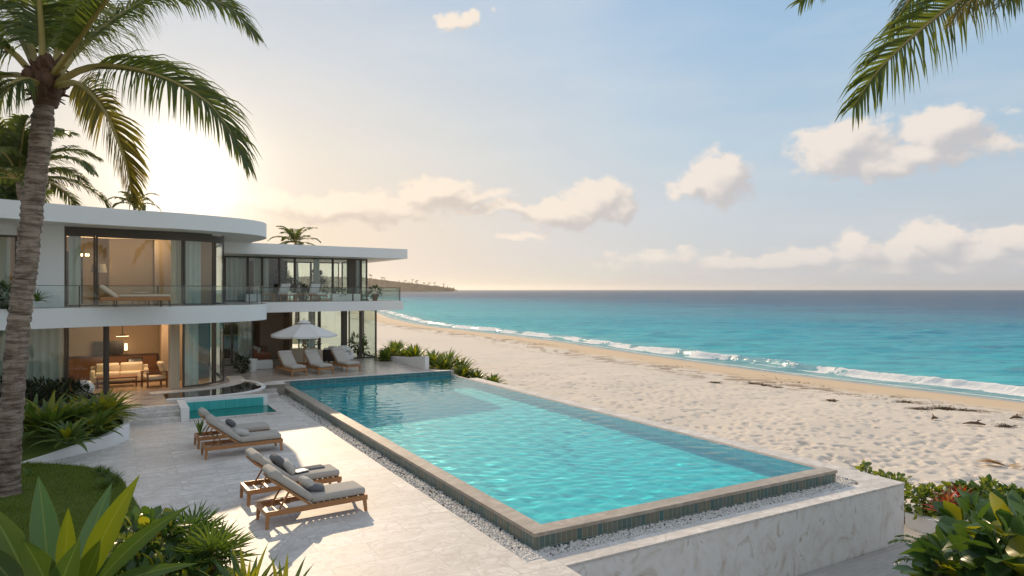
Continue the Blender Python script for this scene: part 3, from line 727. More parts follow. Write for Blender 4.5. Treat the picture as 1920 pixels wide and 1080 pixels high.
stb(MB().prism([tuple(p) for p in outer]+[tuple(p) for p in inner], .452, .462), 'basin_surface', M['mirror'], cb)
stb(MB().sweep(outer, .16, .453, .50), 'curb', M['white'], cb)
fo_ = spline([(-5.2,19.95),(-3.6,20.1),(-2.7,20.55),(-1.95,21.4),(-1.65,22.4),(-1.6,24)], 8)
struct(stb(MB().sweep(fo_, .62, .4525, .475), 'villa_apron', M['deck'], None, -2.5, 21, .45), 'pale stone ring at the foot of the curved glass', 'pavement')
# low white terrace wall
lw = MB().sweep(spline([(7.36,22.2),(7.32,25),(7.28,29)], 4), .22, -.4, [1.10,1.05,.98,.9,.82,.76,.70,.64,.58])
tag(stb(lw, 'low_wall', M['white'], None, 7.3, 25, .45), 'low white wall at the sea side of the terrace, shrubs behind it', 'wall')
# ------------------------------------------------------------------ the round villa
va = stthing('villa', 'two storey white villa with curved roof and rounded glass corner, behind the leaning palm', 'house', -5, 24, .45)
EDGE = [tuple(p) for p in spline([(-20,12.6),(-16,14.7),(-12.6,16.4),(-9.6,17.75),(-7.6,18.6),(-5.9,19.1),(-4.3,19.35),(-2.9,19.85),(-1.6,20.55),(-.75,21.5),(-.36,22.7),(-.30,24.1),(-.45,26)], 10)]
FAC = [tuple(p) for p in spline([(-20,18.6),(-14,19.5),(-9.4,20.15),(-8,20.38),(-6.65,20.62),(-5.2,20.8),(-3.93,20.98),(-3.25,21.25),(-2.68,21.75),(-2.32,22.35),(-2.18,23.1),(-2.15,24.5),(-2.15,29)], 10)]
BACK = [(-.45,31),(-20,31)]
def fac_between(sa, sb=None, ta=None, tb=None):
    out = []
    for p in FAC:
        if ta is None and sa-1e-6 <= p[0] <= sb+1e-6 and p[1] < 22.5: out.append(p)
        if ta is not None and ta-1e-6 <= p[1] <= tb+1e-6 and p[0] > -3: out.append(p)
    return out
def ip(pl, s):    # facade point at s on the front run
    for a, b in zip(pl, pl[1:]):
        if a[0] <= s <= b[0] and a[1] < 22.4: return (s, a[1]+(b[1]-a[1])*(s-a[0])/(b[0]-a[0]+1e-9))
def run(sa, sb): return [ip(FAC, sa)]+[p for p in FAC if sa+.02 < p[0] < sb-.02 and p[1] < 22.4]+[ip(FAC, sb)]
def offset(pl, dd):
    out = []
    for i in range(len(pl)):
        a = Vector(pl[max(i-1,0)]); b = Vector(pl[min(i+1,len(pl)-1)]); d_ = (b-a).normalized()
        out.append((pl[i][0]-d_.y*dd, pl[i][1]+d_.x*dd))
    return out
def rounded_slab(poly, z0, z1, r=.06):
    return MB().prism(poly, z0, z1)
stb(rounded_slab(EDGE+BACK, 6.86, 7.48), 'roof', M['white'], va)
stb(rounded_slab(EDGE+BACK, 3.16, 3.85), 'balcony_slab', M['white'], va)
stb(MB().prism(offset(EDGE, .02)[:-1]+[(-.5,26),(-.5,30.9),(-19.9,30.9)], 3.8505, 3.862), 'balcony_floor', M['terrace'], va)
# walls: upper solid wall, side/back walls, rooms
wl = MB().sweep(run(-9.4,-8.02), .3, 3.863, 6.859)
stb(wl, 'front_wall', M['white'], va)
def seglist(pl, w, z0, z1, mb): return mb.sweep(pl, w, z0, z1)
win_n = 0
def window(pl, z0, z1, parent, fw=.07, name='window', pane=True, rails=True, both=True):
    fr = MB(); d2 = .09
    if rails:
        fr.sweep(pl, d2, z0, z0+.06).sweep(pl, d2, z1-.07, z1)
    for k, (a, b) in enumerate(((pl[0], pl[1]), (pl[-1], pl[-2]))):
        if k == 1 and not both: continue
        d_ = (Vector(b)-Vector(a)).normalized(); q = Vector(a)+d_*fw
        fr.sweep([a, tuple(q)], d2+.006, z0+.001, z1-.001)
    f = stb(fr, name, M['bronze'], parent)
    if pane:
        g_ = MB().sweep(pl, .012, z0+.05, z1-.06)
        me = g_.build('pane', M['glass'], f, origin=parent['_o'])
    return f
# upper storey
hd = MB().sweep(run(-8.0,-2.9)+[p for p in FAC if p[0] > -2.9 and p[1] < 23.2], .13, 6.58, 6.859); stb(hd, 'header', M['bronze'], va)
for a, b in ((-12.5,-9.42), (-8.0,-7.02), (-7.0,-3.95), (-3.93,-2.72)): window(run(a, b), 3.865, 6.579 if a > -9 else 6.45, va, fw=.06)
window([p for p in FAC if p[0] > -2.71 and p[1] < 22.95], 3.865, 6.579, va)
window([p for p in FAC if 22.9 < p[1] <= 28.9], 3.865, 6.6, va)
stb(MB().sweep(run(-12.5,-9.42), .2, 6.452, 6.859), 'lintel', M['white'], va)
# ground storey
for a, b in ((-14.0,-7.95), (-7.93,-6.70)): window(run(a, b), .453, 3.159, va, fw=.06)
window(run(-3.97,-2.72), .477, 3.159, va, fw=.07); window([p for p in FAC if p[0] > -2.71 and p[1] < 22.95], .477, 3.159, va)
window([p for p in FAC if 22.9 < p[1] <= 28.9], .453, 3.159, va)
stb(MB().sweep([run(-6.70,-6.57)[0], run(-6.70,-6.57)[-1]], .16, .453, 3.159), 'door_frame', M['bronze'], va)
# interiors
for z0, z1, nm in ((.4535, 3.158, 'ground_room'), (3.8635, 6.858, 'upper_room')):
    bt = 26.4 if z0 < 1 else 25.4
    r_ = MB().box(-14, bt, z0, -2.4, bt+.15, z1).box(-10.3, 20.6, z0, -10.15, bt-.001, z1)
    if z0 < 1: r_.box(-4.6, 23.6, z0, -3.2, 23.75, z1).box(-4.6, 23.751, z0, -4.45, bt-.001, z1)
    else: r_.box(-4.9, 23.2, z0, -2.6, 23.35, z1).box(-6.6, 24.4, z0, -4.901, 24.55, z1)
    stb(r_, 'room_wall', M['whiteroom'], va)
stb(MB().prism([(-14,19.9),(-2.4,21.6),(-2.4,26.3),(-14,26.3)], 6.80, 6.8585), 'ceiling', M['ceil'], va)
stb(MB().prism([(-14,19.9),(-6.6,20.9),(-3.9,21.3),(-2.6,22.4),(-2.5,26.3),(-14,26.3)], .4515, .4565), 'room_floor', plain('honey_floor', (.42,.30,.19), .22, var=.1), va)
stb(MB().box(-9.2, 25.3, 3.864, -7.6, 25.395, 6.15), 'doorway', M['dark'], va)  # flat dark panel, the opening's shade is painted into its colour
stb(MB().sweep(spline([(-8.6,23.6),(-6.5,23.9),(-4.2,23.1)], 8), .14, 6.70, 6.76), 'cove_light', M['cove'], va)
def curtain(pl, z0, z1, name, label, mat, fold=.055, step=.07, pitch=.24):
    P = []; L = 0
    Vp = [Vector(p) for p in pl]; tot_ = sum((b-a).length for a, b in zip(Vp, Vp[1:])); n = int(tot_/step*2)
    pos = 0; seg = 0; acc = 0; mb = MB(); rows = [z0, z0+(z1-z0)*.5, z1]; ph = rnd.random()*6
    pts = []
    for i in range(n+1):
        u_ = tot_*i/n; a_ = 0
        for a, b in zip(Vp, Vp[1:]):
            l = (b-a).length
            if u_ <= a_+l+1e-9: d_ = (b-a)/l; p = a+d_*(u_-a_); break
            a_ += l
        nr = Vector((-d_.y, d_.x)); of = fold*math.sin(u_/pitch*6.283+ph+.8*math.sin(u_*3))
        pts.append((p+nr*of))
    v = [(q.x, q.y, z) for z in rows for q in pts]; m_ = len(pts)
    f = [(r*m_+i, r*m_+i+1, (r+1)*m_+i+1, (r+1)*m_+i) for r in range(2) for i in range(m_-1)]
    mb.add(v, f); c = pl[len(pl)//2]
    o = stb(mb, name, mat, None, c[0], c[1], z0, smooth=True); return tag(o, label, 'curtain')
def cur(sa, sb, z0, z1, label, mat=None, off=.22):
    return curtain(offset(run(sa, sb), off), z0, z1, 'curtain', label, mat or M['curtain'])
cur(-13.5, -8.0, .46, 3.15, 'wide pale linen curtain behind the ground floor glass beside the palm')
cur(-12.4, -9.6, 3.87, 6.44, 'grey curtain filling the upper window beyond the palm trunk')
cur(-7.85, -7.45, 3.87, 6.57, 'narrow sheer curtain at the left end of the upper bedroom glass')
cur(-4.35, -3.95, 3.87, 6.57, 'warm lit sheer curtain at the right end of the bedroom glass', M['curtain2'])
cur(-3.85, -3.0, 3.87, 6.57, 'pale curtain behind the curved upper glass', None, .35)
cur(-4.45, -4.0, .46, 3.15, 'cream curtain gathered at the right side of the open door', M['curtain2'])
cur(-3.75, -3.1, .48, 3.15, 'pale curtain behind the curved ground floor glass', None, .4)
# balcony railing of the round villa
bl = [p for p in offset(EDGE, .14) if p[0] > -13 and p[1] < 23.9]
rl = stthing('glass_balustrade', 'frameless glass balustrade following the curved balcony of the round villa', 'railing', -5, 19.2, 3.85)
stb(MB().sweep(bl, .016, 3.864, 4.63), 'glass', M['glass'], rl)
stb(MB().sweep(bl, .028, 4.631, 4.652), 'handrail', M['bronze'], rl)
for s_i in (0.25, .42, .58, .72, .84, .94, .995):
    p = bl[int(s_i*(len(bl)-1))]; stb(MB().box(p[0]-.02, p[1]-.02, 3.864, p[0]+.02, p[1]+.02, 4.63), 'post', M['bronze'], rl)
# ------------------------------------------------------------------ the flat-roofed wing
vw = stthing('villa_wing', 'two storey glass wing with flat white roof reaching towards the sea', 'house', 3, 28, .45)
def ft(s): return 29.0+.035*s
def et(s): return 26.25+.135*s
stb(MB().prism([(-2.2,25.95),(0,26.25),(8.35,27.45),(8.35,37),(-2.2,37)], 6.30, 6.852), 'roof', M['white'], vw)
stb(MB().prism([(-.44,et(-.44)),(8.05,et(8.05)),(8.05,37),(-.44,37)], 3.33, 3.8485), 'balcony_slab', M['white'], vw)
stb(MB().prism([(-.4,26.3),(7.95,27.4),(7.95,36.9),(-.4,36.9)], 3.849, 3.861), 'balcony_floor', M['terrace'], vw)
def pline(sa, sb): return [(sa, ft(sa)), (sb, ft(sb))]
up = [-2.1,-1.35,-.2,.55,1.45,2.3,4.45,5.35]
for a, b in zip(up, up[1:]): window(pline(a, b-.01), 3.865, 6.299, vw, fw=.05)
window(pline(5.75, 6.12), 3.865, 6.299, vw, fw=.05); window(pline(6.13, 6.5), 3.865, 6.299, vw, fw=.05)
stb(MB().box(5.36, ft(5.4)-.08, 3.864, 5.74, ft(5.4)+.3, 6.299), 'column', M['bronze'], vw)
sd_ = [(6.5, ft(6.5)+.06),(6.5, 31.5)]; window(sd_, 3.865, 6.299, vw, fw=.05); window([(6.5, 31.52),(6.5, 34.4)], 3.865, 6.299, vw, fw=.05)
gd = [-2.1,-1.0,.1,1.3,2.5,3.7,5.0]
for a, b in zip(gd, gd[1:]):
    if a in (.1, 1.3): continue                      # open sliding door
    window(pline(a, b-.01), .453, 3.329, vw, fw=.05)
stb(MB().box(5.0, ft(5)-.08, .453, 5.2, ft(5)+.25, 3.329), 'column', M['bronze'], vw)
window(pline(5.21, 6.1), .453, 3.329, vw, fw=.07); window(pline(6.11, 7.08), .453, 3.329, vw, fw=.06)
window([(7.08, ft(7.08)+.06),(7.08, 31.8)], .453, 3.329, vw, fw=.08); window([(7.08, 31.82),(7.08, 34.8)], .453, 3.329, vw, fw=.08)
for z0, z1, mx_ in ((.454, 3.328, 4.6), (3.864, 6.298, 4.3)):
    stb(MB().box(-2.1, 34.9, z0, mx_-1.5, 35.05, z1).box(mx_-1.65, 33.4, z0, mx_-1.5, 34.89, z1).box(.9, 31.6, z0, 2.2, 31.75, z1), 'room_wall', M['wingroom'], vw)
window([(2.85,34.97),(4.6,34.97)], 3.865, 6.299, vw, fw=.05); window([(4.61,34.97),(6.45,34.97)], 3.865, 6.299, vw, fw=.05); window([(3.15,34.97),(5.1,34.97)], .455, 3.329, vw, fw=.05); window([(5.11,34.97),(7.0,34.97)], .455, 3.329, vw, fw=.05)
stb(MB().box(-2.1, 33.4, .455, .89, 33.5, 3.32).box(-.9, 30.9, 3.866, -.25, 31, 6.2), 'dark_panel', M['darkwood'], vw)
def cw(sa, sb, z0, z1, label, mat=None):
    return curtain([(sa, ft(sa)+.25), (sb, ft(sb)+.25)], z0, z1, 'curtain', label, mat or M['curtain'])
cw(-2.05, -.25, 3.87, 6.29, 'pale curtain behind the wing balcony, next to the curved glass corner')
cw(.15, .95, 3.87, 6.29, 'curtain beside the dark doorway on the wing balcony')
cw(3.4, 3.75, 3.87, 6.29, 'narrow curtain in the middle of the wing upper glass')
cw(5.8, 6.15, 3.87, 6.29, 'pale curtain at the sea end of the wing upper glass')
cw(-2.0, -1.55, .46, 3.32, 'thin curtain at the villa end of the wing ground floor')
cw(-.65, .05, .46, 3.32, 'curtain gathered left of the open wing door')
cw(3.1, 3.5, .46, 3.32, 'tied curtain behind the white umbrella')
b2 = [(-.2, et(-.2)+.14), (3.6, et(3.6)+.14), (7.9, et(7.9)+.14), (7.9, 33)]
rl2 = stthing('glass_balustrade', 'straight glass balustrade along the flat wing balcony', 'railing', 4, 27, 3.85)
stb(MB().sweep(b2[:3], .016, 3.864, 4.60).sweep([(7.9, et(7.9)+.17),(7.9,33)], .016, 3.864, 4.60), 'glass', M['glass'], rl2)
stb(MB().sweep(b2[:3], .03, 4.601, 4.625).sweep([(7.9, et(7.9)+.17),(7.9,33)], .03, 4.601, 4.625), 'handrail', M['bronze'], rl2)
for s_i in (7.88, 5.0, 2.2, -.15): stb(MB().box(s_i-.025, et(s_i)+.12, 3.864, s_i+.025, et(s_i)+.165, 4.60), 'post', M['bronze'], rl2)
# ------------------------------------------------------------------ lamps that the photograph shows lit, plus extra point lights
def lamp_light(parent, s, t_, z, energy, size=.25, col=(1,.66,.38)):
    l = bpy.data.lights.new('bulb', 'POINT'); l.energy = energy; l.color = col; l.shadow_soft_size = size
    o = bpy.data.objects.new('bulb', l); COL.objects.link(o); o.parent = parent; o.location = (s-parent['_o'][0], t_-parent['_o'][1], z-parent['_o'][2])
ch = stthing('chandelier', 'small lit chandelier hanging in the upper bedroom', 'lamp', -7.5, 23.6, 5.95)
c_ = MB().tube([(-7.5,23.6,6.80),(-7.5,23.6,6.0)], .012, 6); stb(c_, 'rod', M['bronze'], ch)
for k in range(6):
    a = k*1.047; stb(MB().rbox(-7.5+.16*math.cos(a), 23.6+.16*math.sin(a), 5.95, .06, .06, .11, .02), 'bulb_shade', M['lamp'], ch)
lamp_light(ch, -7.5, 23.6, 5.75, 36)
lamp_light(ch, -5.2, 22.4, 6.45, 75, .4)  # extra point light apart from the chandelier, no fitting of its own
pl_ = stthing('pendant_lamp', 'round lit pendant lamp over the living room seats', 'lamp', -6.1, 23.4, 2.5)
stb(MB().lathe([(.02,3.15),(.02,2.62),(.24,2.56),(.25,2.53)], -6.1, 23.4, 20), 'shade', M['bronze'], pl_)
stb(MB().lathe([(.235,2.528),(.235,2.515)], -6.1, 23.4, 20), 'diffuser', M['lamp'], pl_)
lamp_light(pl_, -6.1, 23.4, 2.35, 110, .3); lamp_light(pl_, -4.7, 22.5, 2.8, 60, .3)  # second one is an extra light apart from the pendant, no fitting
tl_ = stthing('table_lamp', 'slim lit lamp on the shelf at the back of the living room', 'lamp', -5.95, 26.0, 1.5)
stb(MB().lathe([(.09,1.505),(.09,1.53),(.015,1.54),(.015,1.72)], -5.95, 26.0, 12), 'base', M['bronze'], tl_)
stb(MB().lathe([(.06,1.72),(.05,2.02)], -5.95, 26.0, 14), 'lamp_shade', M['lamp'], tl_)
fl = stthing('floor_lamp', 'floor lamp with wide pale shade near the bedroom glass', 'lamp', -6.95, 22.6, 3.862)
stb(MB().lathe([(.16,3.864),(.16,3.885),(.015,3.89),(.015,5.3)], -6.95, 22.6, 14), 'base', M['bronze'], fl)
stb(MB().lathe([(.30,5.2),(.24,5.55)], -6.95, 22.6, 18), 'lamp_shade', M['cream'], fl)
# ------------------------------------------------------------------ sun loungers
def make_lounger(name, label, group, loc, rz, ang_=38, w=.74, cushions=True):
    r = thing(name, label, 'sun lounger', loc, rz, group)
    L = 2.0; h = .33; y = w/2; hx_ = .86
    fr = MB()
    for s_ in (-1, 1): fr.box(0, s_*y-.03 if s_ > 0 else s_*y, h-.10, L, s_*y if s_ > 0 else s_*y+.03, h)
    fr.box(-.005, -y+.0305, h-.095, .06, y-.0305, h-.002).box(L-.045, -y+.0305, h-.095, L+.004, y-.0305, h-.002)
    for k in range(9): fr.box(hx_+.06+k*.118, -y+.031, h-.03, hx_+.06+k*.118+.075, y-.031, h-.006)
    fr.box(.42, -y+.031, h-.085, .47, y-.031, h-.04)
    fr.build('frame', M['teak'], r)
    for lx in (.035, L-.06):
        for s_ in (-1, 1):
            yy = s_*(y-.034); tilt = .03 if lx > 1 else -.02
            MB().bar((lx, yy, h-.04), (lx+tilt, yy*1.0+s_*.012, 0), .055, .075, taper=.72, up=(1,0,0)).build('leg', M['teak'], r)
    a = R(ang_); dx, dz = -math.cos(a), math.sin(a); bl_ = .92
    b = MB()
    for s_ in (-1, 1): b.bar((hx_, s_*(y-.065), h-.02), (hx_+dx*bl_, s_*(y-.065), h-.02+dz*bl_), .045, .045)
    for k in range(8):
        q = .06+k*.118; b.bar((hx_+dx*q, -y+.075, h-.012+dz*q), (hx_+dx*q, y-.075, h-.012+dz*q), .07, .02, up=(-dz, 0, -dx) if False else (math.sin(a),0,math.cos(a)))
    b.bar((hx_+dx*bl_, -y+.045, h-.015+dz*bl_), (hx_+dx*bl_, y-.045, h-.015+dz*bl_), .055, .045, up=(math.sin(a),0,math.cos(a)))
    b.build('backrest', M['teak'], r)
    br = MB()
    for s_ in (-1, 1):
        br.bar((hx_+dx*.52, s_*(y-.12), h-.04+dz*.52), (.24, s_*(y-.12), h-.075), .03, .03)
        br.bar((.16, s_*(y-.09), h-.08), (.62, s_*(y-.09), h-.08), .03, .03)
    br.bar((.24, -y+.1, h-.07), (.24, y-.1, h-.07), .03, .03)
    br.build('brace', M['teak'], r)
    if cushions:
        MB().rbox((hx_+L)/2-.005, 0, h+.075, L-hx_-.04, w-.06, .14, .05, puff=.10).build('seat_cushion', M['fabric'], r, smooth=True)
        cl = bl_+.10; mid = cl/2+.01
        Mx = Matrix.Translation((hx_+dx*mid+math.sin(a)*.085, 0, h+.0+dz*mid+math.cos(a)*.085)) @ Matrix.Rotation(a, 4, 'Y')
        bc = MB().rbox(0,0,0, cl, w-.08, .14, .055, mat=Mx, puff=.10).build('back_cushion', M['fabric'], r, smooth=True)
        Mh = Mx @ Matrix.Translation((-cl/2+.13, 0, .035))
        MB().rbox(0,0,0, .22, w-.09, .13, .055, mat=Mh, puff=.12).build('head_roll', M['fabric'], bc, smooth=True)
    return r
gA = 'loungers on the paving beside the pool'; gB = 'loungers under the white umbrella'
def head_origin(leg, ang_d, w=.74, side=-1):
    ax = Vector((math.cos(R(ang_d)), math.sin(R(ang_d)), 0)); n = Vector((-ax.y, ax.x, 0))
    return leg - n*side*(w/2-.02) - ax*.03
lo1 = head_origin(at(502, 993, 0), 34)
L1 = make_lounger('sun_lounger', 'teak lounger with grey cushions nearest the camera, two small pillows on its seat', gA, lo1, R(34))
n34 = Vector((-math.sin(R(33)), math.cos(R(33)), 0))
lo2 = head_origin(at(467, 949, 0), 33)
L2 = dup(L1, lo2, R(33), 'teak lounger just behind the nearest one, book and dark pillows on its seat')
lo3 = head_origin(at(387, 862, 0), 32)
L3 = dup(L1, lo3, R(32), 'teak lounger on shaded paving by the plunge pool, slim plant behind its head')
lo4 = lo3+Vector((-math.sin(R(32)), math.cos(R(32)), 0))*1.42
L4 = dup(L1, lo4, R(32), 'teak lounger closest to the plunge pool edge, mostly hidden by the lounger before it')
def foot_origin(legp, rz, w=.74):
    ax = Vector((math.cos(rz), math.sin(rz), 0)); n = Vector((-ax.y, ax.x, 0))
    return legp - ax*1.93 + n*(w/2-.02)
rzb = R(-50)
for k, (px, py, lab) in enumerate(((547, 706, 'small terrace lounger left of the umbrella pole, nearest the curved glass'), (598, 703, 'terrace lounger right of the umbrella pole, between two others'), (650, 698, 'terrace lounger closest to the low white wall'))):
    q = foot_origin(at(px, py, .455), rzb)
    b_ = dup(L1, q, rzb, lab, gB)
def pillow(s_, name, label, root, x, y, z, lx, ly, lz, rot, mat):
    ro = root.rotation_euler.z; ax = Vector((math.cos(ro), math.sin(ro), 0)); n = Vector((-ax.y, ax.x, 0))
    p = root.location+ax*x+n*y+Vector((0,0,z))
    Mx = Euler(rot).to_matrix().to_4x4()
    o = MB().rbox(0,0,0, lx, ly, lz, lz*.45, mat=Mx, puff=.55).build(name, mat, smooth=True, loc=p, rot=ro)
    return tag(o, label, 'pillow')
pillow(0,'pillow','pale pillow leaning on the backrest of the nearest lounger',L1,.93,.10,.60,.36,.38,.13,(0,R(52),R(8)),M['pillow2'])
pillow(0,'pillow','dark grey pillow lying on the seat of the nearest lounger',L1,1.06,.02,.545,.34,.30,.11,(0,R(14),R(-14)),M['pillow'])
pillow(0,'pillow','speckled grey pillow leaning on the backrest of the second lounger',L2,.72,.02,.76,.38,.34,.13,(0,R(48),R(10)),M['pillow'])
pillow(0,'pillow','pale patterned pillow in front of the speckled one on the second lounger',L2,.92,-.05,.63,.36,.36,.12,(0,R(55),R(-8)),M['pillow2'])
pillow(0,'pillow','dark pillow lying flat behind the patterned ones on the second lounger',L2,.93,.24,.57,.36,.28,.12,(0,R(20),R(20)),M['pillow'])
pillow(0,'pillow','grey pillow on the seat of the lounger with the plant behind its head',L3,.98,-.02,.56,.38,.32,.12,(0,R(14),R(-10)),M['pillow2'])
pillow(0,'pillow','small dark patterned pillow on the seat of the lounger by the plunge pool',L4,.92,-.05,.60,.26,.30,.12,(0,R(40),R(12)),M['pillow'])
ro = L2.rotation_euler.z; axx = Vector((math.cos(ro), math.sin(ro), 0)); nn = Vector((-axx.y, axx.x, 0))
bk = thing('book', 'open dark covered book lying on the second lounger', 'book', L2.location+axx*1.16-nn*.08+Vector((0,0,.492)), ro+.3)
MB().box(-.16,-.12,0,.16,.12,.012).build('cover', M['black'], bk); MB().rbox(-.075,0,.024,.14,.22,.022,.008).rbox(.075,0,.024,.14,.22,.022,.008).build('pages', M['ceramic'], bk)
tw = MB().rbox(0,0,0,.62,.26,.035,.015,puff=.2).build('towel', M['pillow'], smooth=True, loc=L2.location+axx*1.42+nn*.10+Vector((0,0,.497)), rot=ro+.05); tag(tw, 'folded grey towel on the seat of the second lounger', 'towel')
# ------------------------------------------------------------------ umbrella
pu = at(570, 690, .455)
um = thing('umbrella', 'white octagonal parasol on a wooden pole above the terrace loungers', 'umbrella', pu)
MB().lathe([(.30,0),(.30,.05),(.06,.07),(.06,.25)], seg=20).build('base', M['bronze'], um)
MB().tube([(0,0,.05),(0,0,2.40)], .032, 10).build('pole', M['teak'], um)
cv = MB(); Rr, zt, zb = 1.72, 2.36, 1.74; n8 = 8; rings = 8
V_ = [(0,0,zt)]; Fc_ = []
sub = 6
for i in range(1, rings+1):
    u_ = i/rings
    for k in range(n8*sub):
        a = 2*math.pi*k/(n8*sub); fr_k = (k % sub)/sub; sag = 1-.055*math.sin(fr_k*math.pi)*u_
        apo = math.cos(math.pi/8)/math.cos((fr_k-.5)*math.pi/4)
        V_.append((Rr*u_*apo*math.cos(a), Rr*u_*apo*math.sin(a), zt-(zt-zb)*(u_**1.12)-.05*math.sin(fr_k*math.pi)*u_))
m_ = n8*sub
for k in range(m_): Fc_.append((0, 1+k, 1+(k+1) % m_))
for i in range(rings-1):
    for k in range(m_): Fc_.append((1+i*m_+k, 1+(i+1)*m_+k, 1+(i+1)*m_+(k+1) % m_, 1+i*m_+(k+1) % m_))
lo_ = 1+(rings-1)*m_
for k in range(m_): V_.append((V_[lo_+k][0]*.998, V_[lo_+k][1]*.998, V_[lo_+k][2]-.09))
for k in range(m_): Fc_.append((lo_+k, lo_+m_+k, lo_+m_+(k+1) % m_, lo_+(k+1) % m_))
cv.add(V_, Fc_).build('canopy', M['canvas'], um, smooth=25)
MB().lathe([(.02,2.50),(.10,2.46),(.24,2.40),(.34,2.335),(.33,2.32)], seg=16).build('vent_cap', M['canvas'], um, smooth=40)
MB().lathe([(.012,2.56),(.03,2.53),(.03,2.49)], seg=10).build('finial', M['teak'], um)
for k in range(8):
    a = k*math.pi/4; MB().bar((.05*math.cos(a), .05*math.sin(a), 2.31), (1.66*math.cos(a), 1.66*math.sin(a), 1.745), .02, .025).build('rib', M['teak'], um)
# ------------------------------------------------------------------ seats, tables, pots
def sofa(name, label, s, t_, z, rz, L, Dp, hb, mat, cmat, legs=True, group=None):
    o = thing(name, label, 'sofa', st(s, t_, z), TH+rz, group)
    MB().rbox(0, 0, .22, L, Dp, .26, .03).build('seat_base', mat, o, smooth=40)
    MB().rbox(0, Dp/2-.10, .5, L, .20, hb, .05).build('backrest', mat, o, smooth=40)
    for sg in (-1, 1): MB().rbox(sg*(L/2-.09), -.02, .42, .18, Dp-.05, .36, .05).build('arm', mat, o, smooth=40)
    n_ = 2 if L > 1.3 else 1
    for k in range(n_): MB().rbox((k-(n_-1)/2)*(L-.38)/n_, -.06, .42, (L-.40)/n_, Dp-.28, .15, .05, puff=.15).build('seat_cushion', cmat, o, smooth=True)
    for k in range(n_):
        Mx = Matrix.Translation(((k-(n_-1)/2)*(L-.38)/n_, Dp/2-.27, .66)) @ Matrix.Rotation(R(-70), 4, 'X')
        MB().rbox(0,0,0,(L-.46)/n_, .42, .14, .06, mat=Mx, puff=.3).build('back_cushion', cmat, o, smooth=True)
    for sx_ in (-1, 1):
        for sy_ in (-1, 1): MB().box(sx_*(L/2-.08)-.025, sy_*(Dp/2-.08)-.025, 0, sx_*(L/2-.08)+.025, sy_*(Dp/2-.08)+.025, .095).build('leg', M['bedwood'], o)
    return o
def table(name, label, s, t_, z, L, Wd, h, mat, rz=0.0, group=None, shelf=False):
    o = thing(name, label, 'table', st(s, t_, z), TH+rz, group)
    MB().rbox(0,0,h-.03,L,Wd,.06,.012).build('tabletop', mat, o)
    for a in (-1,1):
        for b in (-1,1): MB().box(a*(L/2-.05)-.025,b*(Wd/2-.05)-.025,0,a*(L/2-.05)+.025,b*(Wd/2-.05)+.025,h-.061).build('leg', mat, o)
    if shelf: MB().box(-L/2+.08,-Wd/2+.08,h*.4,L/2-.08,Wd/2-.08,h*.4+.03).build('shelf', mat, o)
    return o
sofa('sofa', 'rust brown leather sofa with pale cushions in the open wing doorway', .55, 29.9, .455, R(90), 2.0, .9, .5, M['rust'], M['fabric'])
sofa('sofa', 'cream sofa seen from behind under the umbrella', 2.55, 28.1, .452, R(180), 1.9, .85, .5, M['cream'], M['cream'])
sofa('armchair', 'dark framed armchair between the cream sofa and the wing glass', 4.1, 27.9, .452, R(140), .85, .8, .45, M['black'], M['fabric'])
sofa('sofa', 'pale green white sofa against the wing glass', 4.55, 28.35, .452, R(0), 1.5, .85, .5, M['ceramic'], M['ceramic'])
table('side_table', 'low brown side table between the terrace loungers', 1.75, 25.0, .452, .5, .5, .38, M['teak'])
table('dining_table', 'dark dining table inside the wing ground floor', .3, 31.2, .454, 1.8, .9, .75, M['bedwood'])
def armchair(label, s, t_, z, rz, mat=None, cat='armchair'):
    o = thing('armchair', label, cat, st(s, t_, z), TH+rz)
    for sx_ in (-1, 1):
        MB().box(sx_*.36-.03,-.40,0,sx_*.36+.03,-.34,.60).build('leg', M['bedwood'], o); MB().box(sx_*.36-.03,.34,0,sx_*.36+.03,.40,.60).build('leg', M['bedwood'], o)
        MB().box(sx_*.36-.035,-.42,.602,sx_*.36+.035,.44,.64).build('arm', M['bedwood'], o)
    MB().box(-.33,-.38,.24,.33,.38,.30).build('seat_frame', M['bedwood'], o)
    MB().rbox(0,-.03,.38,.62,.68,.15,.05,puff=.15).build('seat_cushion', mat or M['cream'], o, smooth=True)
    Mx = Matrix.Translation((0,.34,.72)) @ Matrix.Rotation(R(-68), 4, 'X')
    MB().rbox(0,0,0,.62,.62,.15,.05,mat=Mx,puff=.2).build('back_cushion', mat or M['cream'], o, smooth=True)
    return o
armchair('wooden armchair with cream cushions standing beside the open living room door', -4.95, 22.1, .457, R(-75))
table('coffee_table', 'walnut coffee table on the lit living room floor', -6.3, 22.9, .457, 1.5, .8, .42, M['bedwood'], 0, None, True)
tbl = sofa('sofa', 'low pale sofa behind the coffee table in the living room', -6.2, 24.1, .457, R(0), 2.2, .85, .45, M['cream'], M['cream'])
sh = stthing('sideboard', 'long built-in sideboard along the back of the living room', 'cabinet', -6.0, 26.1, .457)
stb(MB().box(-8.2,25.85,.46,-4.7,26.395,1.45), 'body', M['bedwood'], sh); stb(MB().box(-8.25,25.82,1.451,-4.65,26.39,1.50), 'top', M['darkwood'], sh)
tv_ = stthing('television', 'black television on the long sideboard', 'television', -6.6, 26.0, 1.5)
stb(MB().box(-7.2,26.0,1.56,-6.05,26.06,2.15), 'screen', M['black'], tv_); stb(MB().box(-6.8,25.92,1.502,-6.45,26.12,1.559), 'foot', M['black'], tv_)
arm2 = armchair('dark armchair in front of the sideboard, back of the living room', -5.6, 25.0, .457, R(180), M['black'])
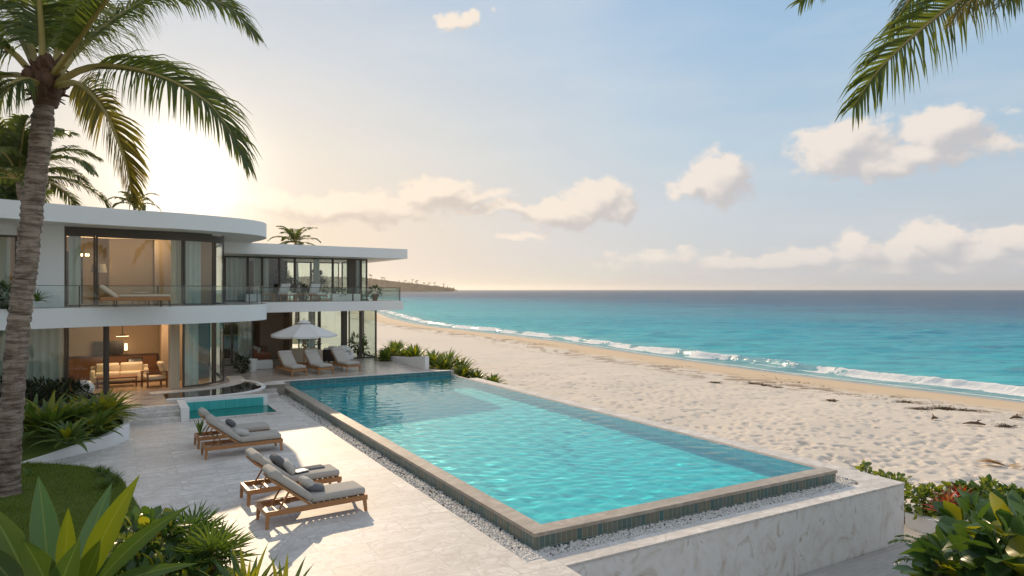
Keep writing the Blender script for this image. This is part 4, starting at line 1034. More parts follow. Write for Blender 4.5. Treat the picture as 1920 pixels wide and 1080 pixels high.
# daybed on the balcony
db = thing('daybed', 'cushioned daybed on the curved balcony in front of the bedroom glass', 'daybed', atd(190, 571, 24.6), R(24)); db.location.z = 3.863
Lb = 2.25
MB().rbox(Lb/2,0,.30,Lb,.72,.13,.02).build('frame', M['teak'], db)
for lx in (.45, Lb-.35, Lb-.06):
    for sg in (-1,1): MB().bar((lx,sg*.3,.235),(lx+.02,sg*.3,0),.03,.03).build('leg', M['bronze'], db)
MB().rbox(Lb/2+.28,0,.41,Lb-.60,.68,.085,.035,puff=.1).build('seat_cushion', M['cream'], db, smooth=True)
Mx = Matrix.Translation((.27,0,.55)) @ Matrix.Rotation(R(38), 4, 'Y'); MB().rbox(0,0,0,.72,.66,.11,.04,mat=Mx,puff=.1).build('headrest', M['cream'], db, smooth=True)
bt = thing('round_table', 'little round table behind the balcony daybed', 'table', st(-5.55, 20.35, 3.863)); MB().lathe([(.30,.50),(.31,.53),(.30,.545)], seg=20).build('tabletop', M['cream'], bt)
for k in range(3):
    a = k*2.1; MB().bar((.2*math.cos(a),.2*math.sin(a),.50),(.27*math.cos(a),.27*math.sin(a),0),.02,.02).build('leg', M['bronze'], bt)
# wing balcony chairs
def deckchair(label, s, rz):
    o = thing('lounge_chair', label, 'chair', st(s, 28.1, 3.862), TH+rz, 'white lounge chairs on the wing balcony')
    for sx_ in (-1,1):
        for yy in (-.32,.3): MB().box(sx_*.3-.02,yy-.02,0,sx_*.3+.02,yy+.02,.30).build('leg', M['teak'], o)
    MB().box(-.33,-.36,.301,.33,.36,.34).build('seat_frame', M['teak'], o)
    MB().rbox(0,-.02,.40,.60,.66,.11,.04,puff=.1).build('seat_cushion', M['ceramic'], o, smooth=True)
    Mx = Matrix.Translation((0,.36,.66)) @ Matrix.Rotation(R(-64), 4, 'X'); MB().rbox(0,0,0,.60,.66,.11,.04,mat=Mx,puff=.1).build('back_cushion', M['ceramic'], o, smooth=True)
    return o
deckchair('white cushioned chair on the wing balcony, nearer the curved villa', 1.75, R(25)); deckchair('white cushioned chair on the wing balcony, nearer the dark column', 3.35, R(20))
table('side_table', 'teak table right of the first white balcony chair', 2.5, 28.0, 3.862, 1.0, .5, .40, M['teak'])
table('side_table', 'teak bench at the villa end of the wing balcony', .55, 28.2, 3.862, 1.0, .45, .40, M['teak'])
for s, w_, lab in ((4.6, 1.1, 'long white planter box on the wing balcony'), (5.45, .4, 'small white planter box near the dark balcony column'), (-.1, .7, 'grey white pouf box at the start of the wing balcony')):
    o = MB().rbox(0,0,.2,w_,.45,.40,.02).build('planter_box', M['ceramic'], loc=st(s, 28.0, 3.863), rot=TH); tag(o, lab, 'planter')
def pot(label, s, t_, z, r, h):
    o = MB().lathe([(r*.75,0),(r,h*.9),(r,h),(r*.88,h),(r*.86,h*.9)], seg=24).build('plant_pot', M['ceramic'], smooth=40, loc=st(s,t_,z)); return tag(o, label, 'pot')
pot('round white pot on the terrace near the curved glass', -.55, 25.6, .452, .28, .62)
o = MB().rbox(0,0,.22,.9,.5,.44,.04).build('planter_box', M['ceramic'], loc=st(.15, 26.6, .452), rot=TH); tag(o, 'low white planter behind the round white pot', 'planter')
q = at(157, 745, .452); bm = bmesh.new(); bmesh.ops.create_uvsphere(bm, u_segments=32, v_segments=20, radius=.36)
mb = MB(); bm.verts.index_update(); mb.add([(v.co.x, v.co.y, v.co.z*.92+.32) for v in bm.verts], [[v.index for v in f.verts] for f in bm.faces]); bm.free()
tag(mb.build('garden_sphere', M['ceramic'], smooth=True, loc=q), 'smooth white ball on the terrace behind the agave shrubs', 'garden ornament')
# ------------------------------------------------------------------ plants
def strap(mb, base, az_, el_, L, w, curl, seg=8, mi=0, fold=.18, twist=0.0):
    # long folded leaf bending over as it grows
    p = Vector(base); v = []; e_ = el_; prof = lambda u: (math.sin(min(1, u*1.15+.12)*math.pi*.93)**.75)*(1-.0*u)
    for i in range(seg+1):
        u = i/seg
        d_ = Vector((math.cos(az_)*math.cos(e_), math.sin(az_)*math.cos(e_), math.sin(e_)))
        sd_ = Vector((-math.sin(az_+twist*u), math.cos(az_+twist*u), 0)); up = sd_.cross(d_) * -1
        ww = w*(.35+.65*min(1, u*3)) * (1 if u < .45 else max(0.02, (1-((u-.45)/.55)**1.7)))
        v += [p-sd_*ww/2+up*fold*ww, p, p+sd_*ww/2+up*fold*ww]
        p = p+d_*(L/seg); e_ -= curl/seg*(.5+u)
    f = []
    for i in range(seg):
        a = i*3; f += [(a, a+1, a+4, a+3), (a+1, a+2, a+5, a+4)]
    mb.add(v, f, mi)
def rosette(name, label, loc, n, L, w, mats=None, group=None, el=(15, 85), curl=.9, cat='plant', stem=0.0, seed=1, parent=None, smooth=True, seg=7):
    r_ = random.Random(seed); mb = MB(); ga = 2.39996
    for k in range(n):
        u = (k+.5)/n; e_ = R(el[0]+(el[1]-el[0])*u+r_.uniform(-8, 8)); l_ = L*(r_.uniform(.75, 1.05))*(.75+.25*math.sin(u*3.1))
        strap(mb, (0.02*math.cos(k*ga), .02*math.sin(k*ga), stem), k*ga+r_.uniform(-.2,.2), e_, l_, w*r_.uniform(.8, 1.15), curl*r_.uniform(.6, 1.3), seg=seg, mi=(1 if mats and isinstance(mats, list) and len(mats) > 1 and r_.random() < .25 else 0), twist=r_.uniform(-.4,.4))
    o = mb.build(name, mats or M['agave'], parent, smooth=smooth, loc=loc)
    if parent is None: tag(o, label, cat, group)
    return o
def leaf_t(w=.5, fold=.15, bend=.2):   # unit leaf along +x
    v = [(0,0,0)]; 
    for x, ww in ((.22,.72),(.5,1),(.78,.7)): v += [(x,-w/2*ww,fold*w*ww-bend*x*x),(x,0,-bend*x*x),(x,w/2*ww,fold*w*ww-bend*x*x)]
    v.append((1,0,-bend))
    f = [(0,2,1),(0,3,2)]
    for a in (1,4): f += [(a,a+1,a+4,a+3),(a+1,a+2,a+5,a+4)]
    f += [(7,8,10),(8,9,10)]
    return np.array(v), f
def frames(P, Dr, sz, roll=None, up=(0,0,1)):
    P = np.asarray(P, float); Dr = np.asarray(Dr, float); Dr /= np.linalg.norm(Dr, axis=1, keepdims=True)+1e-9
    U = np.tile(np.array(up, float), (len(P), 1))+rng.normal(0, .35, P.shape)
    Yv = np.cross(U, Dr); Yv /= np.linalg.norm(Yv, axis=1, keepdims=True)+1e-9; Zv = np.cross(Dr, Yv)
    sz = np.broadcast_to(np.asarray(sz, float), (len(P),))[:, None]
    return np.stack([Dr*sz, Yv*sz, Zv*sz, P], -1)
def bush(name, label, loc, lobes, n, size, mats, w=.5, cat='shrub', group=None, stems=True, shell=.55, out=.9, ratio2=.25):
    # lobes: (x,y,z,rx,ry,rz) local; leaves sit through the outer part of each lobe and point outward
    lobes = np.array(lobes, float); vol = (lobes[:,3]*lobes[:,4]*lobes[:,5])**.67; pk = rng.choice(len(lobes), n, p=vol/vol.sum())
    dv = rng.normal(size=(n,3)); dv /= np.linalg.norm(dv, axis=1, keepdims=True); rr = (shell+(1-shell)*rng.random(n)**.6)*(1+.22*(rng.random(n)-.5))
    cl = vnoise(dv[:,0]*2.3+pk*3+20, dv[:,1]*2.3+dv[:,2]*1.7+20); rr *= .78+.42*cl
    P = lobes[pk,:3]+dv*lobes[pk,3:]*rr[:,None]
    keep = P[:,2] > .01; P = P[keep]; dv = dv[keep]
    Dr = dv*out+rng.normal(0,.5,P.shape)+np.array([0,0,.35])
    sz = size*rng.uniform(.6,1.25,len(P))
    mb = MB(); tv, tf = leaf_t(w); sel = rng.random(len(P)) < ratio2
    Fm = frames(P, Dr, sz); mb.inst(tv, tf, Fm[~sel], 0)
    if sel.any(): mb.inst(tv, tf, Fm[sel], 1)
    o = mb.build(name, mats, smooth=True, loc=loc); tag(o, label, cat, group)
    if stems:
        sm = MB()
        for k in range(min(30, 6+len(lobes)*4)):
            i = rng.integers(len(P)); b = lobes[rng.integers(len(lobes))]; a_ = Vector((b[0]*.5+rng.normal()*.04, b[1]*.5+rng.normal()*.04, 0)); c_ = Vector(P[i]); md = (a_+c_)/2+Vector((0,0,.1*c_.z))
            sm.tube([a_, md, c_], [.016, .012, .005], 5)
        sm.build('stem', M['drift'], o)
    return o
# ---- palms
def frond(parent, pts, n, ml, name='frond', mat=None, base_r=.045, droop=.55, spread=1.0, start=.14, lw=.05, seed=0, side=None):
    r_ = random.Random(seed); P = [Vector(p) for p in spline(pts, 10)]; m_ = len(P)
    cum = [0]
    for a, b in zip(P, P[1:]): cum.append(cum[-1]+(b-a).length)
    tot_ = cum[-1]
    def pos(u):
        l = u*tot_
        for i in range(m_-1):
            if l <= cum[i+1]+1e-9: k = (l-cum[i])/(cum[i+1]-cum[i]+1e-9); return P[i].lerp(P[i+1], k), (P[i+1]-P[i]).normalized()
        return P[-1], (P[-1]-P[-2]).normalized()
    mb = MB(); mb.tube([pos(i/16)[0] for i in range(17)], [base_r*(1-i/16)**.8+.004 for i in range(17)], 6, mi=1)
    V_ = []; Fc_ = []; o_ = 0
    sref = None
    for i in range(n):
        u = start+(1-start)*(i+.5)/n; p, T = pos(u)
        sd_ = T.cross(Vector((0,0,1)))
        if sd_.length < .25 and sref is not None: sd_ = sref
        sd_ = sd_.normalized()
        if sref is not None: sd_ = (sd_*.5+sref*.5).normalized(); sd_ = (sd_-T*sd_.dot(T)).normalized()
        if side is not None: sd_ = (Vector(side)-T*Vector(side).dot(T)).normalized()
        sref = sd_
        N = sd_.cross(T).normalized()
        if N.z < 0: N = -N
        w_ = (u-start)/(1-start); L = ml*(math.sin((.12+.80*w_)*math.pi)**.55)*(1-.25*w_)
        fa_ = R(30+32*w_)
        for sg in (-1, 1):
            if r_.random() < .03: continue
            l_ = L*r_.uniform(.85, 1.08); ja = r_.uniform(-.14, .14)
            d_ = (sd_*sg*math.cos(fa_+ja)*spread+T*math.sin(fa_+ja)+N*(.28+r_.uniform(-.12,.12))).normalized()
            q = p.copy(); ww = lw*r_.uniform(.8,1.15); k4 = (1.0, 1.0, .72, 0.0); pr = []
            dd = d_.copy(); dr_ = droop*r_.uniform(.75,1.3)
            for k in range(4):
                wv_ = (T-dd*T.dot(dd)); wv_ = wv_.normalized() if wv_.length > .01 else N
                wv_ = (wv_*.85+N*.35*sg).normalized()
                if k < 3: V_ += [q-wv_*ww/2*k4[k], q+wv_*ww/2*k4[k]]
                else: V_.append(q)
                dd = (dd+Vector((0,0,-1))*dr_*(.35+.42*k)).normalized(); q = q+dd*(l_/3)
            Fc_ += [(o_,o_+1,o_+3,o_+2),(o_+2,o_+3,o_+5,o_+4),(o_+4,o_+5,o_+6)]; o_ += 7
    mb.add(V_, Fc_, 0)
    return mb.build(name, [mat or M['palmleaf'], M['palmstem']], parent, origin=parent.location if parent else (0,0,0), smooth=False)
def arc(c, az_, el_, L, dr):     # default frond spine
    p = Vector(c); out = [p.copy()]; e_ = el_
    for k in range(5):
        p = p+Vector((math.sin(az_)*math.cos(e_), math.cos(az_)*math.cos(e_), math.sin(e_)))*(L/5); out.append(p.copy()); e_ -= dr/5*(.6+.25*k)
    return out
def trunk(parent, pts, r0, r1, rings=70, flare=1.35):
    P = [Vector(p) for p in spline(pts, max(8, rings//len(pts)))]; n = len(P); rad = []; tot_ = n-1; Q = []; 
    for i in range(n-1):
        for k in range(4):
            u = (i+k/4)/tot_; b = r0+(r1-r0)*u; b *= 1+(flare-1)*math.exp(-u*18)
            Q.append(P[i].lerp(P[i+1], k/4)); rad.append(b*(1+(.055, .015, -.02, -.045)[k]+rnd.uniform(-.02,.02)))
    mb = MB().tube(Q, rad, 20); V_ = mb.V[0]
    V_[:, :2] += (fbm(V_[:,0]*9+V_[:,2]*3, V_[:,1]*9+V_[:,2]*5, 3)-.47)[:, None]*.05
    return mb.build('trunk', M['bark'], parent, origin=parent.location, smooth=50)
dp = 14.9
base = at(14, 925, .04); pb = thing('palm_tree', 'tall leaning coconut palm on the lawn in front of the villa', 'palm tree', base)
tp = [base+Vector((0,0,-.3)), atd(18, 830, dp), atd(37, 600, dp), atd(50, 500, dp), atd(62, 380, dp), atd(76, 270, dp), atd(86, 170, dp), atd(87, 135, dp)]
trunk(pb, tp, .225, .20, 76, 1.3)
cr = atd(86, 140, dp)
FR = [  # spines in photo pixels + distance
 [(108,155,14.8),(150,132,14.5),(200,124,14.2),(290,140,13.9),(380,185,13.7),(430,245,13.6),(458,302,13.6)],
 [(105,160,14.8),(150,158,14.4),(195,205,14.2),(222,265,14.2),(240,320,14.3),(247,372,14.4)],
 [(105,150,14.9),(140,100,15.2),(210,40,15.6),(290,-5,16.0),(370,-8,16.2),(430,15,16.3),(475,62,16.3)],
 [(98,145,14.9),(112,80,15.2),(135,0,15.4),(200,-90,15.6),(300,-140,15.7)],
 [(80,140,14.9),(78,60,14.7),(70,-40,14.3),(60,-140,13.8)],
 [(75,145,14.9),(55,80,15.1),(20,20,15.3),(-50,-30,15.5),(-120,-40,15.6)],
 [(70,150,14.9),(20,95,14.6),(-40,70,14.2),(-120,90,13.9),(-190,150,13.7)],
 [(68,155,14.9),(30,140,15.3),(-20,150,15.7),(-80,200,16.0),(-120,270,16.2)],
 [(100,142,15),(120,60,16),(150,10,17),(170,-10,18.2),(190,20,19)],
 [(84,142,15),(86,60,16),(84,0,17),(78,-40,18.3),(70,-30,19.3)],
 [(100,140,14.8),(150,70,13.9),(210,-10,13.0),(280,-60,12.2)],
 [(72,142,15),(36,70,16),(0,40,17.2),(-30,50,18.2)],
 [(74,158,14.7),(40,150,14.2),(0,180,13.9),(-40,240,13.8)],
]
for k, sp in enumerate(FR): frond(pb, [atd(*q) for q in sp], 112, 1.5 if k != 1 else 1.0, seed=k, droop=(.55,.3,.6)[k] if k < 3 else .9, side={0:(.25,-.7,-.7),1:(1,-.2,.25),2:(.3,-.7,-.6)}.get(k), lw=.042, base_r=.075, start=.2 if k else .22, mat=M['palmleaf2'] if k in (1,) else M['palmleaf'])
hk = MB()
for k in range(70):       # old leaf bases and fibre
    a = rng.uniform(0, 6.28); z = rng.uniform(-.62, .22); r_ = .20+.05*rng.random(); b_ = cr+Vector((r_*math.cos(a), r_*math.sin(a), z)); q = b_+Vector((math.cos(a)*rng.uniform(.08,.3), math.sin(a)*rng.uniform(.08,.3), rng.uniform(-.12,.30)))
    hk.bar(b_, q, rng.uniform(.05,.13), .03, taper=.4, up=(math.cos(a), math.sin(a), .3))
hk.tube([cr+Vector((0,0,-.70)), cr+Vector((0,0,-.4)), cr+Vector((0,0,.1)), cr+Vector((0,0,.45))], [.22,.30,.29,.10], 14)
hk.build('leaf_bases', M['husk'], pb, origin=pb.location, smooth=30)
for k, (a, z) in enumerate(((.3,-.15),(1.4,-.25),(2.6,-.1),(5.4,-.2),(4.2,-.12))):
    mb = MB().lathe([(.02,-.16),(.09,-.1),(.125,0),(.10,.1),(.03,.16)], seg=12); q = cr+Vector((.36*math.cos(a), .36*math.sin(a), z))
    mb.build('coconut', M['husk'], pb, smooth=True, loc=q-pb.location)
def palm(label, crown, ground, nf, L, r=.16, seed=3, drop=1.5, group=None, ml=.8, n=44, lw=.05, elr=(5, 80), trunk_r=20):
    r_ = random.Random(seed); crown = Vector(crown); b = Vector((crown.x+r_.uniform(-.8,.8), crown.y+r_.uniform(0,1), ground)); o = thing('palm_tree', label, 'palm tree', b, 0, group)
    trunk(o, [b, b.lerp(crown, .5)+Vector((.25,0,0)), crown], r, r*.8, trunk_r)
    for k in range(nf):
        a = k*2.4+r_.uniform(-.25,.25); e_ = R(elr[0]+(elr[1]-elr[0])*((k+.5)/nf)+r_.uniform(-8,8))
        frond(o, arc(crown, a, e_, L*r_.uniform(.85,1.1), drop*r_.uniform(.8,1.2)), n, ml*r_.uniform(.9,1.1), seed=seed*50+k, lw=lw*1.3, base_r=.05, droop=.42)
    return o
palm('palm rising behind the villa roof, left of the leaning palm crown', atd(36, 335, 34), -1, 20, 4.6, .2, 5, 1.5, None, 1.4, 76, .08, (0, 82))
palm('small palm glowing right under the sun, behind the curved roof', atd(252, 386, 80), 0, 14, 3.0, .2, 8, 1.7, None, .9, 26, .10, (8, 80), 8)
palm('distant palm top above the roof of the flat wing', atd(553, 455, 84), 0, 16, 3.4, .2, 12, 1.5, None, .9, 26, .10, (-5, 80), 8)
# palm standing just outside the right edge, its fronds hang into the picture
crp = atd(1985, -70, 8.0); pr = thing('palm_tree', 'palm whose fronds hang into the upper right corner of the sky', 'palm tree', (crp.x+.1, crp.y-.1, -1.37))
trunk(pr, [Vector((crp.x+.1, crp.y-.1, -1.5)), Vector((crp.x+.15, crp.y, 3)), crp], .17, .13, 50)
for k, sp in enumerate([
 [(1970,-80,8.0),(1900,-60,7.9),(1800,0,7.8),(1740,44,7.75),(1688,90,7.7),(1640,140,7.7),(1600,200,7.7)],
 [(1980,-85,8.1),(1880,-110,8.6),(1780,-75,9.2),(1720,-20,9.6),(1668,55,9.8)],
 [(1975,-90,8.0),(1860,-190,8.4),(1720,-170,8.8),(1600,-90,9.0),(1500,4,9.2)],
 [(1970,-70,7.9),(1900,-45,7.4),(1850,-22,7.2),(1800,20,7.1)],
 [(1985,-70,8.0),(1960,-60,7.5),(1915,-30,7.0),(1880,10,6.8)],
 [(1990,-60,8.1),(2040,-30,8.4),(2090,40,8.6),(2110,130,8.7)],
 [(1985,-90,8.1),(2060,-150,8.5),(2150,-120,8.9)], [(1985,-90,8.1),(1985,-200,8.8),(1960,-260,9.6),(1930,-250,10.4)]]):
    frond(pr, [atd(*q) for q in sp], 92 if k != 4 else 50, (.92, .75, .75, .85, .8, .7, .7, .7)[k], seed=100+k, droop=.5 if k in (0,1,2) else .8, side=(.72,-.4,-.6) if k in (0,1,2) else None, lw=.023, base_r=.035, start=.08, mat=M['palmleaf2'] if k in (3,) else M['palmleaf'])
# ---- lawn, planter on the left
lawn_px = [(40,871),(100,872),(150,876),(195,884),(228,900),(243,925),(268,965),(330,1003),(420,1062),(500,1100),(560,1130)]
LP = [at(a, b, 0) for a, b in lawn_px]
poly = [(p.x, p.y) for p in LP]+[(-3.2, 5), (-24, 5), (-24, 20), (-13.3, 17.5)]
struct(MB().prism(poly, -.2, .035).build('lawn', M['lawn']), 'green lawn around the foot of the leaning palm', 'lawn')
def inpoly(x, y, pl):
    c = np.zeros(len(x), bool); j = len(pl)-1
    for i in range(len(pl)):
        xi, yi = pl[i]; xj, yj = pl[j]; c ^= ((yi > y) != (yj > y)) & (x < (xj-xi)*(y-yi)/(yj-yi+1e-12)+xi); j = i
    return c
n = 60000; gx_ = rng.uniform(-14, -4, n); gy_ = rng.uniform(10.5, 18, n); k_ = inpoly(gx_, gy_, poly); gx_, gy_ = gx_[k_], gy_[k_]
A = rng.uniform(0, 6.28, len(gx_)); h_ = rng.uniform(.035,.085,len(gx_))*(.7+.8*vnoise(gx_*1.3, gy_*1.3)); ms = np.zeros((len(gx_),3,4))
ms[:,0,0] = np.cos(A); ms[:,0,1] = -np.sin(A); ms[:,1,0] = np.sin(A); ms[:,1,1] = np.cos(A); ms[:,2,2] = 1; ms[:,:2,:3] *= .06; ms[:,2,:3] *= h_[:,None]; ms[:,0,3] = gx_; ms[:,1,3] = gy_; ms[:,2,3] = .033
ms[:,0,2] = rng.normal(0,.03,len(gx_)); ms[:,1,2] = rng.normal(0,.03,len(gx_))
tag(MB().inst([(-.13,0,0),(.13,0,0),(.05,.05,1)], [(0,1,2)], ms).build('grass', M['grassblade']), 'short grass blades of the lawn', 'grass', kind='stuff')
# white curved planter wall
W0 = [at(36, 872, 0), at(95, 862, 0), at(150, 850, 0), at(200, 838, 0), at(226, 828, 0)]
e_ = W0[-1]; rim = [(p.x, p.y) for p in W0]+[(e_.x-.06, e_.y+.4), (e_.x-.42, e_.y+1.0), (e_.x-.95, e_.y+1.7), (e_.x-1.8, e_.y+2.5)]
rs_ = [tuple(p) for p in spline(rim, 6)]; nz = len(rs_); zt = [.04+.42*min(1, max(0, i/(nz*.5)))**.9 for i in range(nz)]
tag(MB().sweep(rs_, .16, -.1, zt).build('planter_wall', M['white'], smooth=30), 'low curved white planter wall rising from the lawn towards the steps', 'wall')
bed = rs_+[(-22, 24), (-24, 18.5)]
struct(MB().prism(bed, -.3, .24, top_z=[max(.03, z-.09) for z in zt]+[.3, .1]).build('planting_bed', M['lawn']), 'grass behind the planter wall', 'grass bed')
gp = 'agave shrubs in the curved planter'
def pz(px, py, z): return at(px, py, z)
for k, (px, py, L, w, nn_, lab, mt) in enumerate((
  (92, 822, 1.7, .17, 64, 'big strap-leaved agave shrub close to the palm trunk', [M['agave'], M['broady']]),
  (62, 818, 1.4, .15, 40, 'darker agave shrub half hidden by the palm trunk', [M['agave']]),
  (150, 812, 1.45, .17, 66, 'yellow green agave shrub in the middle of the planter', [M['agave'], M['broady']]),
  (190, 800, 1.45, .17, 70, 'yellow green agave shrub at the corner of the planter wall', [M['broady'], M['agave']]),
  (128, 840, 1.05, .14, 40, 'small agave rosette leaning over the planter wall', [M['agave'], M['broady']]),
  (180, 818, 1.0, .14, 44, 'little broad-leaved agave just inside the wall top', [M['agave'], M['broady']]),
  (205, 790, 1.2, .15, 54, 'agave shrub behind the corner one, nearest the steps', [M['agave'], M['broady']]))):
    rosette('agave', lab, pz(px, py, .34)+Vector((0,0,.06)), nn_, L, w, mt, gp, (12, 80), 1.1, 'agave', .05, 20+k)
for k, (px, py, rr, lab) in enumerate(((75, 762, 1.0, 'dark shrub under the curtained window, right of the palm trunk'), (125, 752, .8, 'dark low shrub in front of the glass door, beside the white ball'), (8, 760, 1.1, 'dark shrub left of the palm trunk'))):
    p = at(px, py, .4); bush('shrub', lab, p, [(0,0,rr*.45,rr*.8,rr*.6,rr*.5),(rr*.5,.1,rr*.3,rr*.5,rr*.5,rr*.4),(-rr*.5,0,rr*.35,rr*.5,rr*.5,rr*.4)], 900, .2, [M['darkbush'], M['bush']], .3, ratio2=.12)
rosette('agave', 'green potted palm-like plant on the round villa balcony right of the trunk', atd(70, 578, 23.4)+Vector((0,0,.12)), 34, .62, .05, [M['agave']], None, (5, 80), 1.0, 'plant', .12, 77)
p = atd(4, 580, 22.6); p.z = 3.87; bush('shrub', 'dark leafy shrub on the balcony at the left edge', p, [(0,0,.4,.5,.5,.45)], 420, .2, [M['bush'], M['darkbush']], .3)
# edge tufts of the lawn
for k, (px, py, L, lab) in enumerate(((186, 886, .25, 'small grass tuft at the lawn edge nearest the white wall'), (200, 893, .32, 'middle grass tuft on the lawn edge'), (215, 905, .36, 'spiky grass tuft on the lawn edge by the big leaf tip'), (196, 915, .34, 'grass tuft behind the tall leaf on the lawn'), (55, 893, .3, 'young sprout standing on the lawn beside the trunk'))):
    rosette('grass_tuft', lab, at(px, py, .035), 60 if k < 4 else 7, L, .022 if k < 4 else .06, [M['agave']], 'tufts along the lawn edge', (15, 85), .8, 'grass tuft', 0, 40+k, seg=4)
# foreground plants: big leaf rosette
def bigplant(name, label, base, leaves, mats, w=.2, stalk=True):
    o = thing(name, label, 'plant', base)
    if stalk: MB().tube([Vector((0,0,-.0)), Vector((0,0,(leaves[0][0][2]-base[2])*.9))], [.09,.06], 10).build('stem', M['palmstem'], o)
    for k, lf in enumerate(leaves):
        (a, b, mat_i, ww, bulge) = (lf[0], lf[1], lf[2], lf[3], lf[4])
        a = Vector(a); b = Vector(b); d_ = b-a; L = d_.length; view = (a-Vector((0,0,CZ))).normalized()
        sd_ = d_.cross(view).normalized(); sd_ = (sd_+view*lf[5]).normalized() if len(lf) > 5 else sd_; N = sd_.cross(d_.normalized())
        v = []; sg = 12
        for i in range(sg+1):
            u = i/sg; c_ = a+d_*u+N*bulge*math.sin(u*math.pi)*L+Vector((0,0,.06*L*math.sin(u*math.pi)))
            wd = ww*(.45+.55*math.sin(min(1,u*1.6)*math.pi/2)) * (1 if u < .36 else max(.012, 1-((u-.36)/.64)**1.55))
            v += [c_-sd_*wd/2-N*.22*wd, c_-sd_*wd*.25-N*.05*wd, c_, c_+sd_*wd*.25-N*.05*wd, c_+sd_*wd/2-N*.22*wd]
        f = [(i*5+j, i*5+j+1, i*5+j+6, i*5+j+5) for i in range(sg) for j in range(4)]
        lo = MB().add(v, f).build('leaf', mats[mat_i], o, origin=base, smooth=True)
        at_ = lo.data.attributes.new('across', 'FLOAT', 'POINT'); at_.data.foreach_set('value', [(-1,-.5,0,.5,1)[i % 5] for i in range(len(v))])
    return o
def veins(m):
    t = NT.__new__(NT); t.t = m.node_tree
    a = t.m('ABSOLUTE', t.n('ShaderNodeAttribute', attribute_name='across').outputs['Fac'])
    p = [x for x in m.node_tree.nodes if x.type == 'BSDF_PRINCIPLED'][0]; src = p.inputs['Base Color'].links[0].from_socket
    co = t.n('ShaderNodeTexCoord').outputs['Object']
    ln = t.m('MULTIPLY', t.m('SINE', t.m('MULTIPLY', a, 55.0)), .5)
    sp = t.ss(t.noise(co, 22, 4, .7), .60, .72, 0, .35); ed = t.ss(a, .86, 1.0, 0, .45)
    c = t.mix(t.ss(ln, .1, .5, 0, .16), src, (.01,.02,.005)); c = t.mix(t.ss(a, .10, .02, 0, .55), c, (.28,.32,.12))
    c = t.mix(sp, c, (.10,.085,.02)); c = t.mix(ed, c, (.16,.15,.03))
    t.t.links.new(c, p.inputs['Base Color']); t.t.links.new(t.bump(ln, .25, .004), p.inputs['Normal']); return m
ML = [leaf_mat('big_leaf_bluegreen', (.045,.115,.075), (.07,.15,.09), .18, .32, scale=.8), leaf_mat('big_leaf_lit', (.08,.12,.014), (.125,.165,.02), .38, .35, (1.6,1.5,.4), scale=.8), leaf_mat('big_leaf_dark', (.035,.075,.02), (.06,.11,.03), .25, .33, scale=.8), M['broady']]
for m_ in ML[:3]: veins(m_)
D1 = 7.6
def fg(px, py, d_=D1): return atd(px, py, d_)
bp = fg(120, 1130); bigplant('broad_leaf_plant', 'large rosette of broad pointed leaves filling the lower left corner', Vector((bp.x, bp.y, .0)), [
 (fg(95,1120), fg(72,893,7.5), 0, .32, .05), (fg(135,1120), fg(210,905,7.9), 0, .26, .03), (fg(150,1110,7.4), fg(262,890,7.0), 1, .28, -.04),
 (fg(120,1120,7.3), fg(128,952,7.0), 1, .20, .03), (fg(165,1115,7.3), fg(356,947,6.9), 2, .20, -.03), (fg(70,1130,7.3), fg(-30,940,7.2), 2, .34, .03),
 (fg(60,1140,7.1), fg(-60,1010,6.8), 2, .3, .06), (fg(190,1120,7.0), fg(372,1056,6.5), 2, .18, -.07), (fg(110,1150,6.9), fg(40,1010,6.4), 2, .30, .05), (fg(95,1160,6.8), fg(150,1010,6.4), 2, .3, -.03)], ML)
# leafy plants beside it
def leafbush(label, px, py, z, depth, lobes, n, size, mats, w=.5, ratio2=.2, name='leafy_shrub', cat='shrub'):
    p = atd(px, py, depth); return bush(name, label, Vector((p.x, p.y, z)), lobes, n, size, mats, w, cat, ratio2=ratio2)
leafbush('leafy shrub with rounded leaves right behind the big rosette', 272, 1040, .0, 9.6, [(0,0,.95,.40,.4,.36),(.25,.2,.8,.32,.3,.36),(-.35,.1,.95,.3,.3,.34),(.0,0,.45,.45,.4,.4)], 300, .26, [M['broad'], M['broady']], .52, .2)
leafbush('low shrub with glossy leaves at the bottom edge next to the fan palm', 330, 1075, .0, 9.2, [(0,0,.55,.4,.4,.32),(.35,.1,.45,.3,.3,.28)], 170, .24, [M['broad'], M['broady']], .5, .2)
def fanpalm(label, base, crown_h, nfan, L, seed, mats):
    r_ = random.Random(seed); o = thing('fan_palm', label, 'palm', base); mb = MB(); sm = MB()
    for k in range(nfan):
        a = k*2.4+r_.uniform(-.3,.3); e_ = R(20+55*k/nfan); d_ = Vector((math.cos(a)*math.cos(e_), math.sin(a)*math.cos(e_), math.sin(e_))); s0 = Vector((0,0,crown_h)); hub = s0+d_*L*.55; sm.tube([s0, hub], [.014,.008], 5)
        sd_ = Vector((-math.sin(a), math.cos(a), 0)); up = d_.cross(sd_)*-1
        for j in range(19):
            b_ = R(-125+250*j/18); dd = (d_*math.cos(b_)+sd_*math.sin(b_)+up*r_.uniform(-.08,.2)).normalized(); l_ = L*(.62+.25*math.cos(b_))*r_.uniform(.9,1.1); wv_ = dd.cross(up).normalized()*.016
            q = hub+dd*l_*.55; e2 = hub+dd*l_+Vector((0,0,-.10*l_)); mb.add([hub-wv_*.3, hub+wv_*.3, q+wv_, e2, q-wv_], [(0,1,2,3,4)], 0)
    mb.build('fan_leaf', mats, o); sm.build('stem', M['palmstem'], o); MB().tube([(0,0,0),(0,0,crown_h)], [.06,.05], 8).build('trunk', M['husk'], o); return o
p = atd(398, 1030, 9.6); fanpalm('low spiky fan palm beside the paving at the bottom', Vector((p.x,p.y,0)), .62, 16, .52, 4, M['agave'])
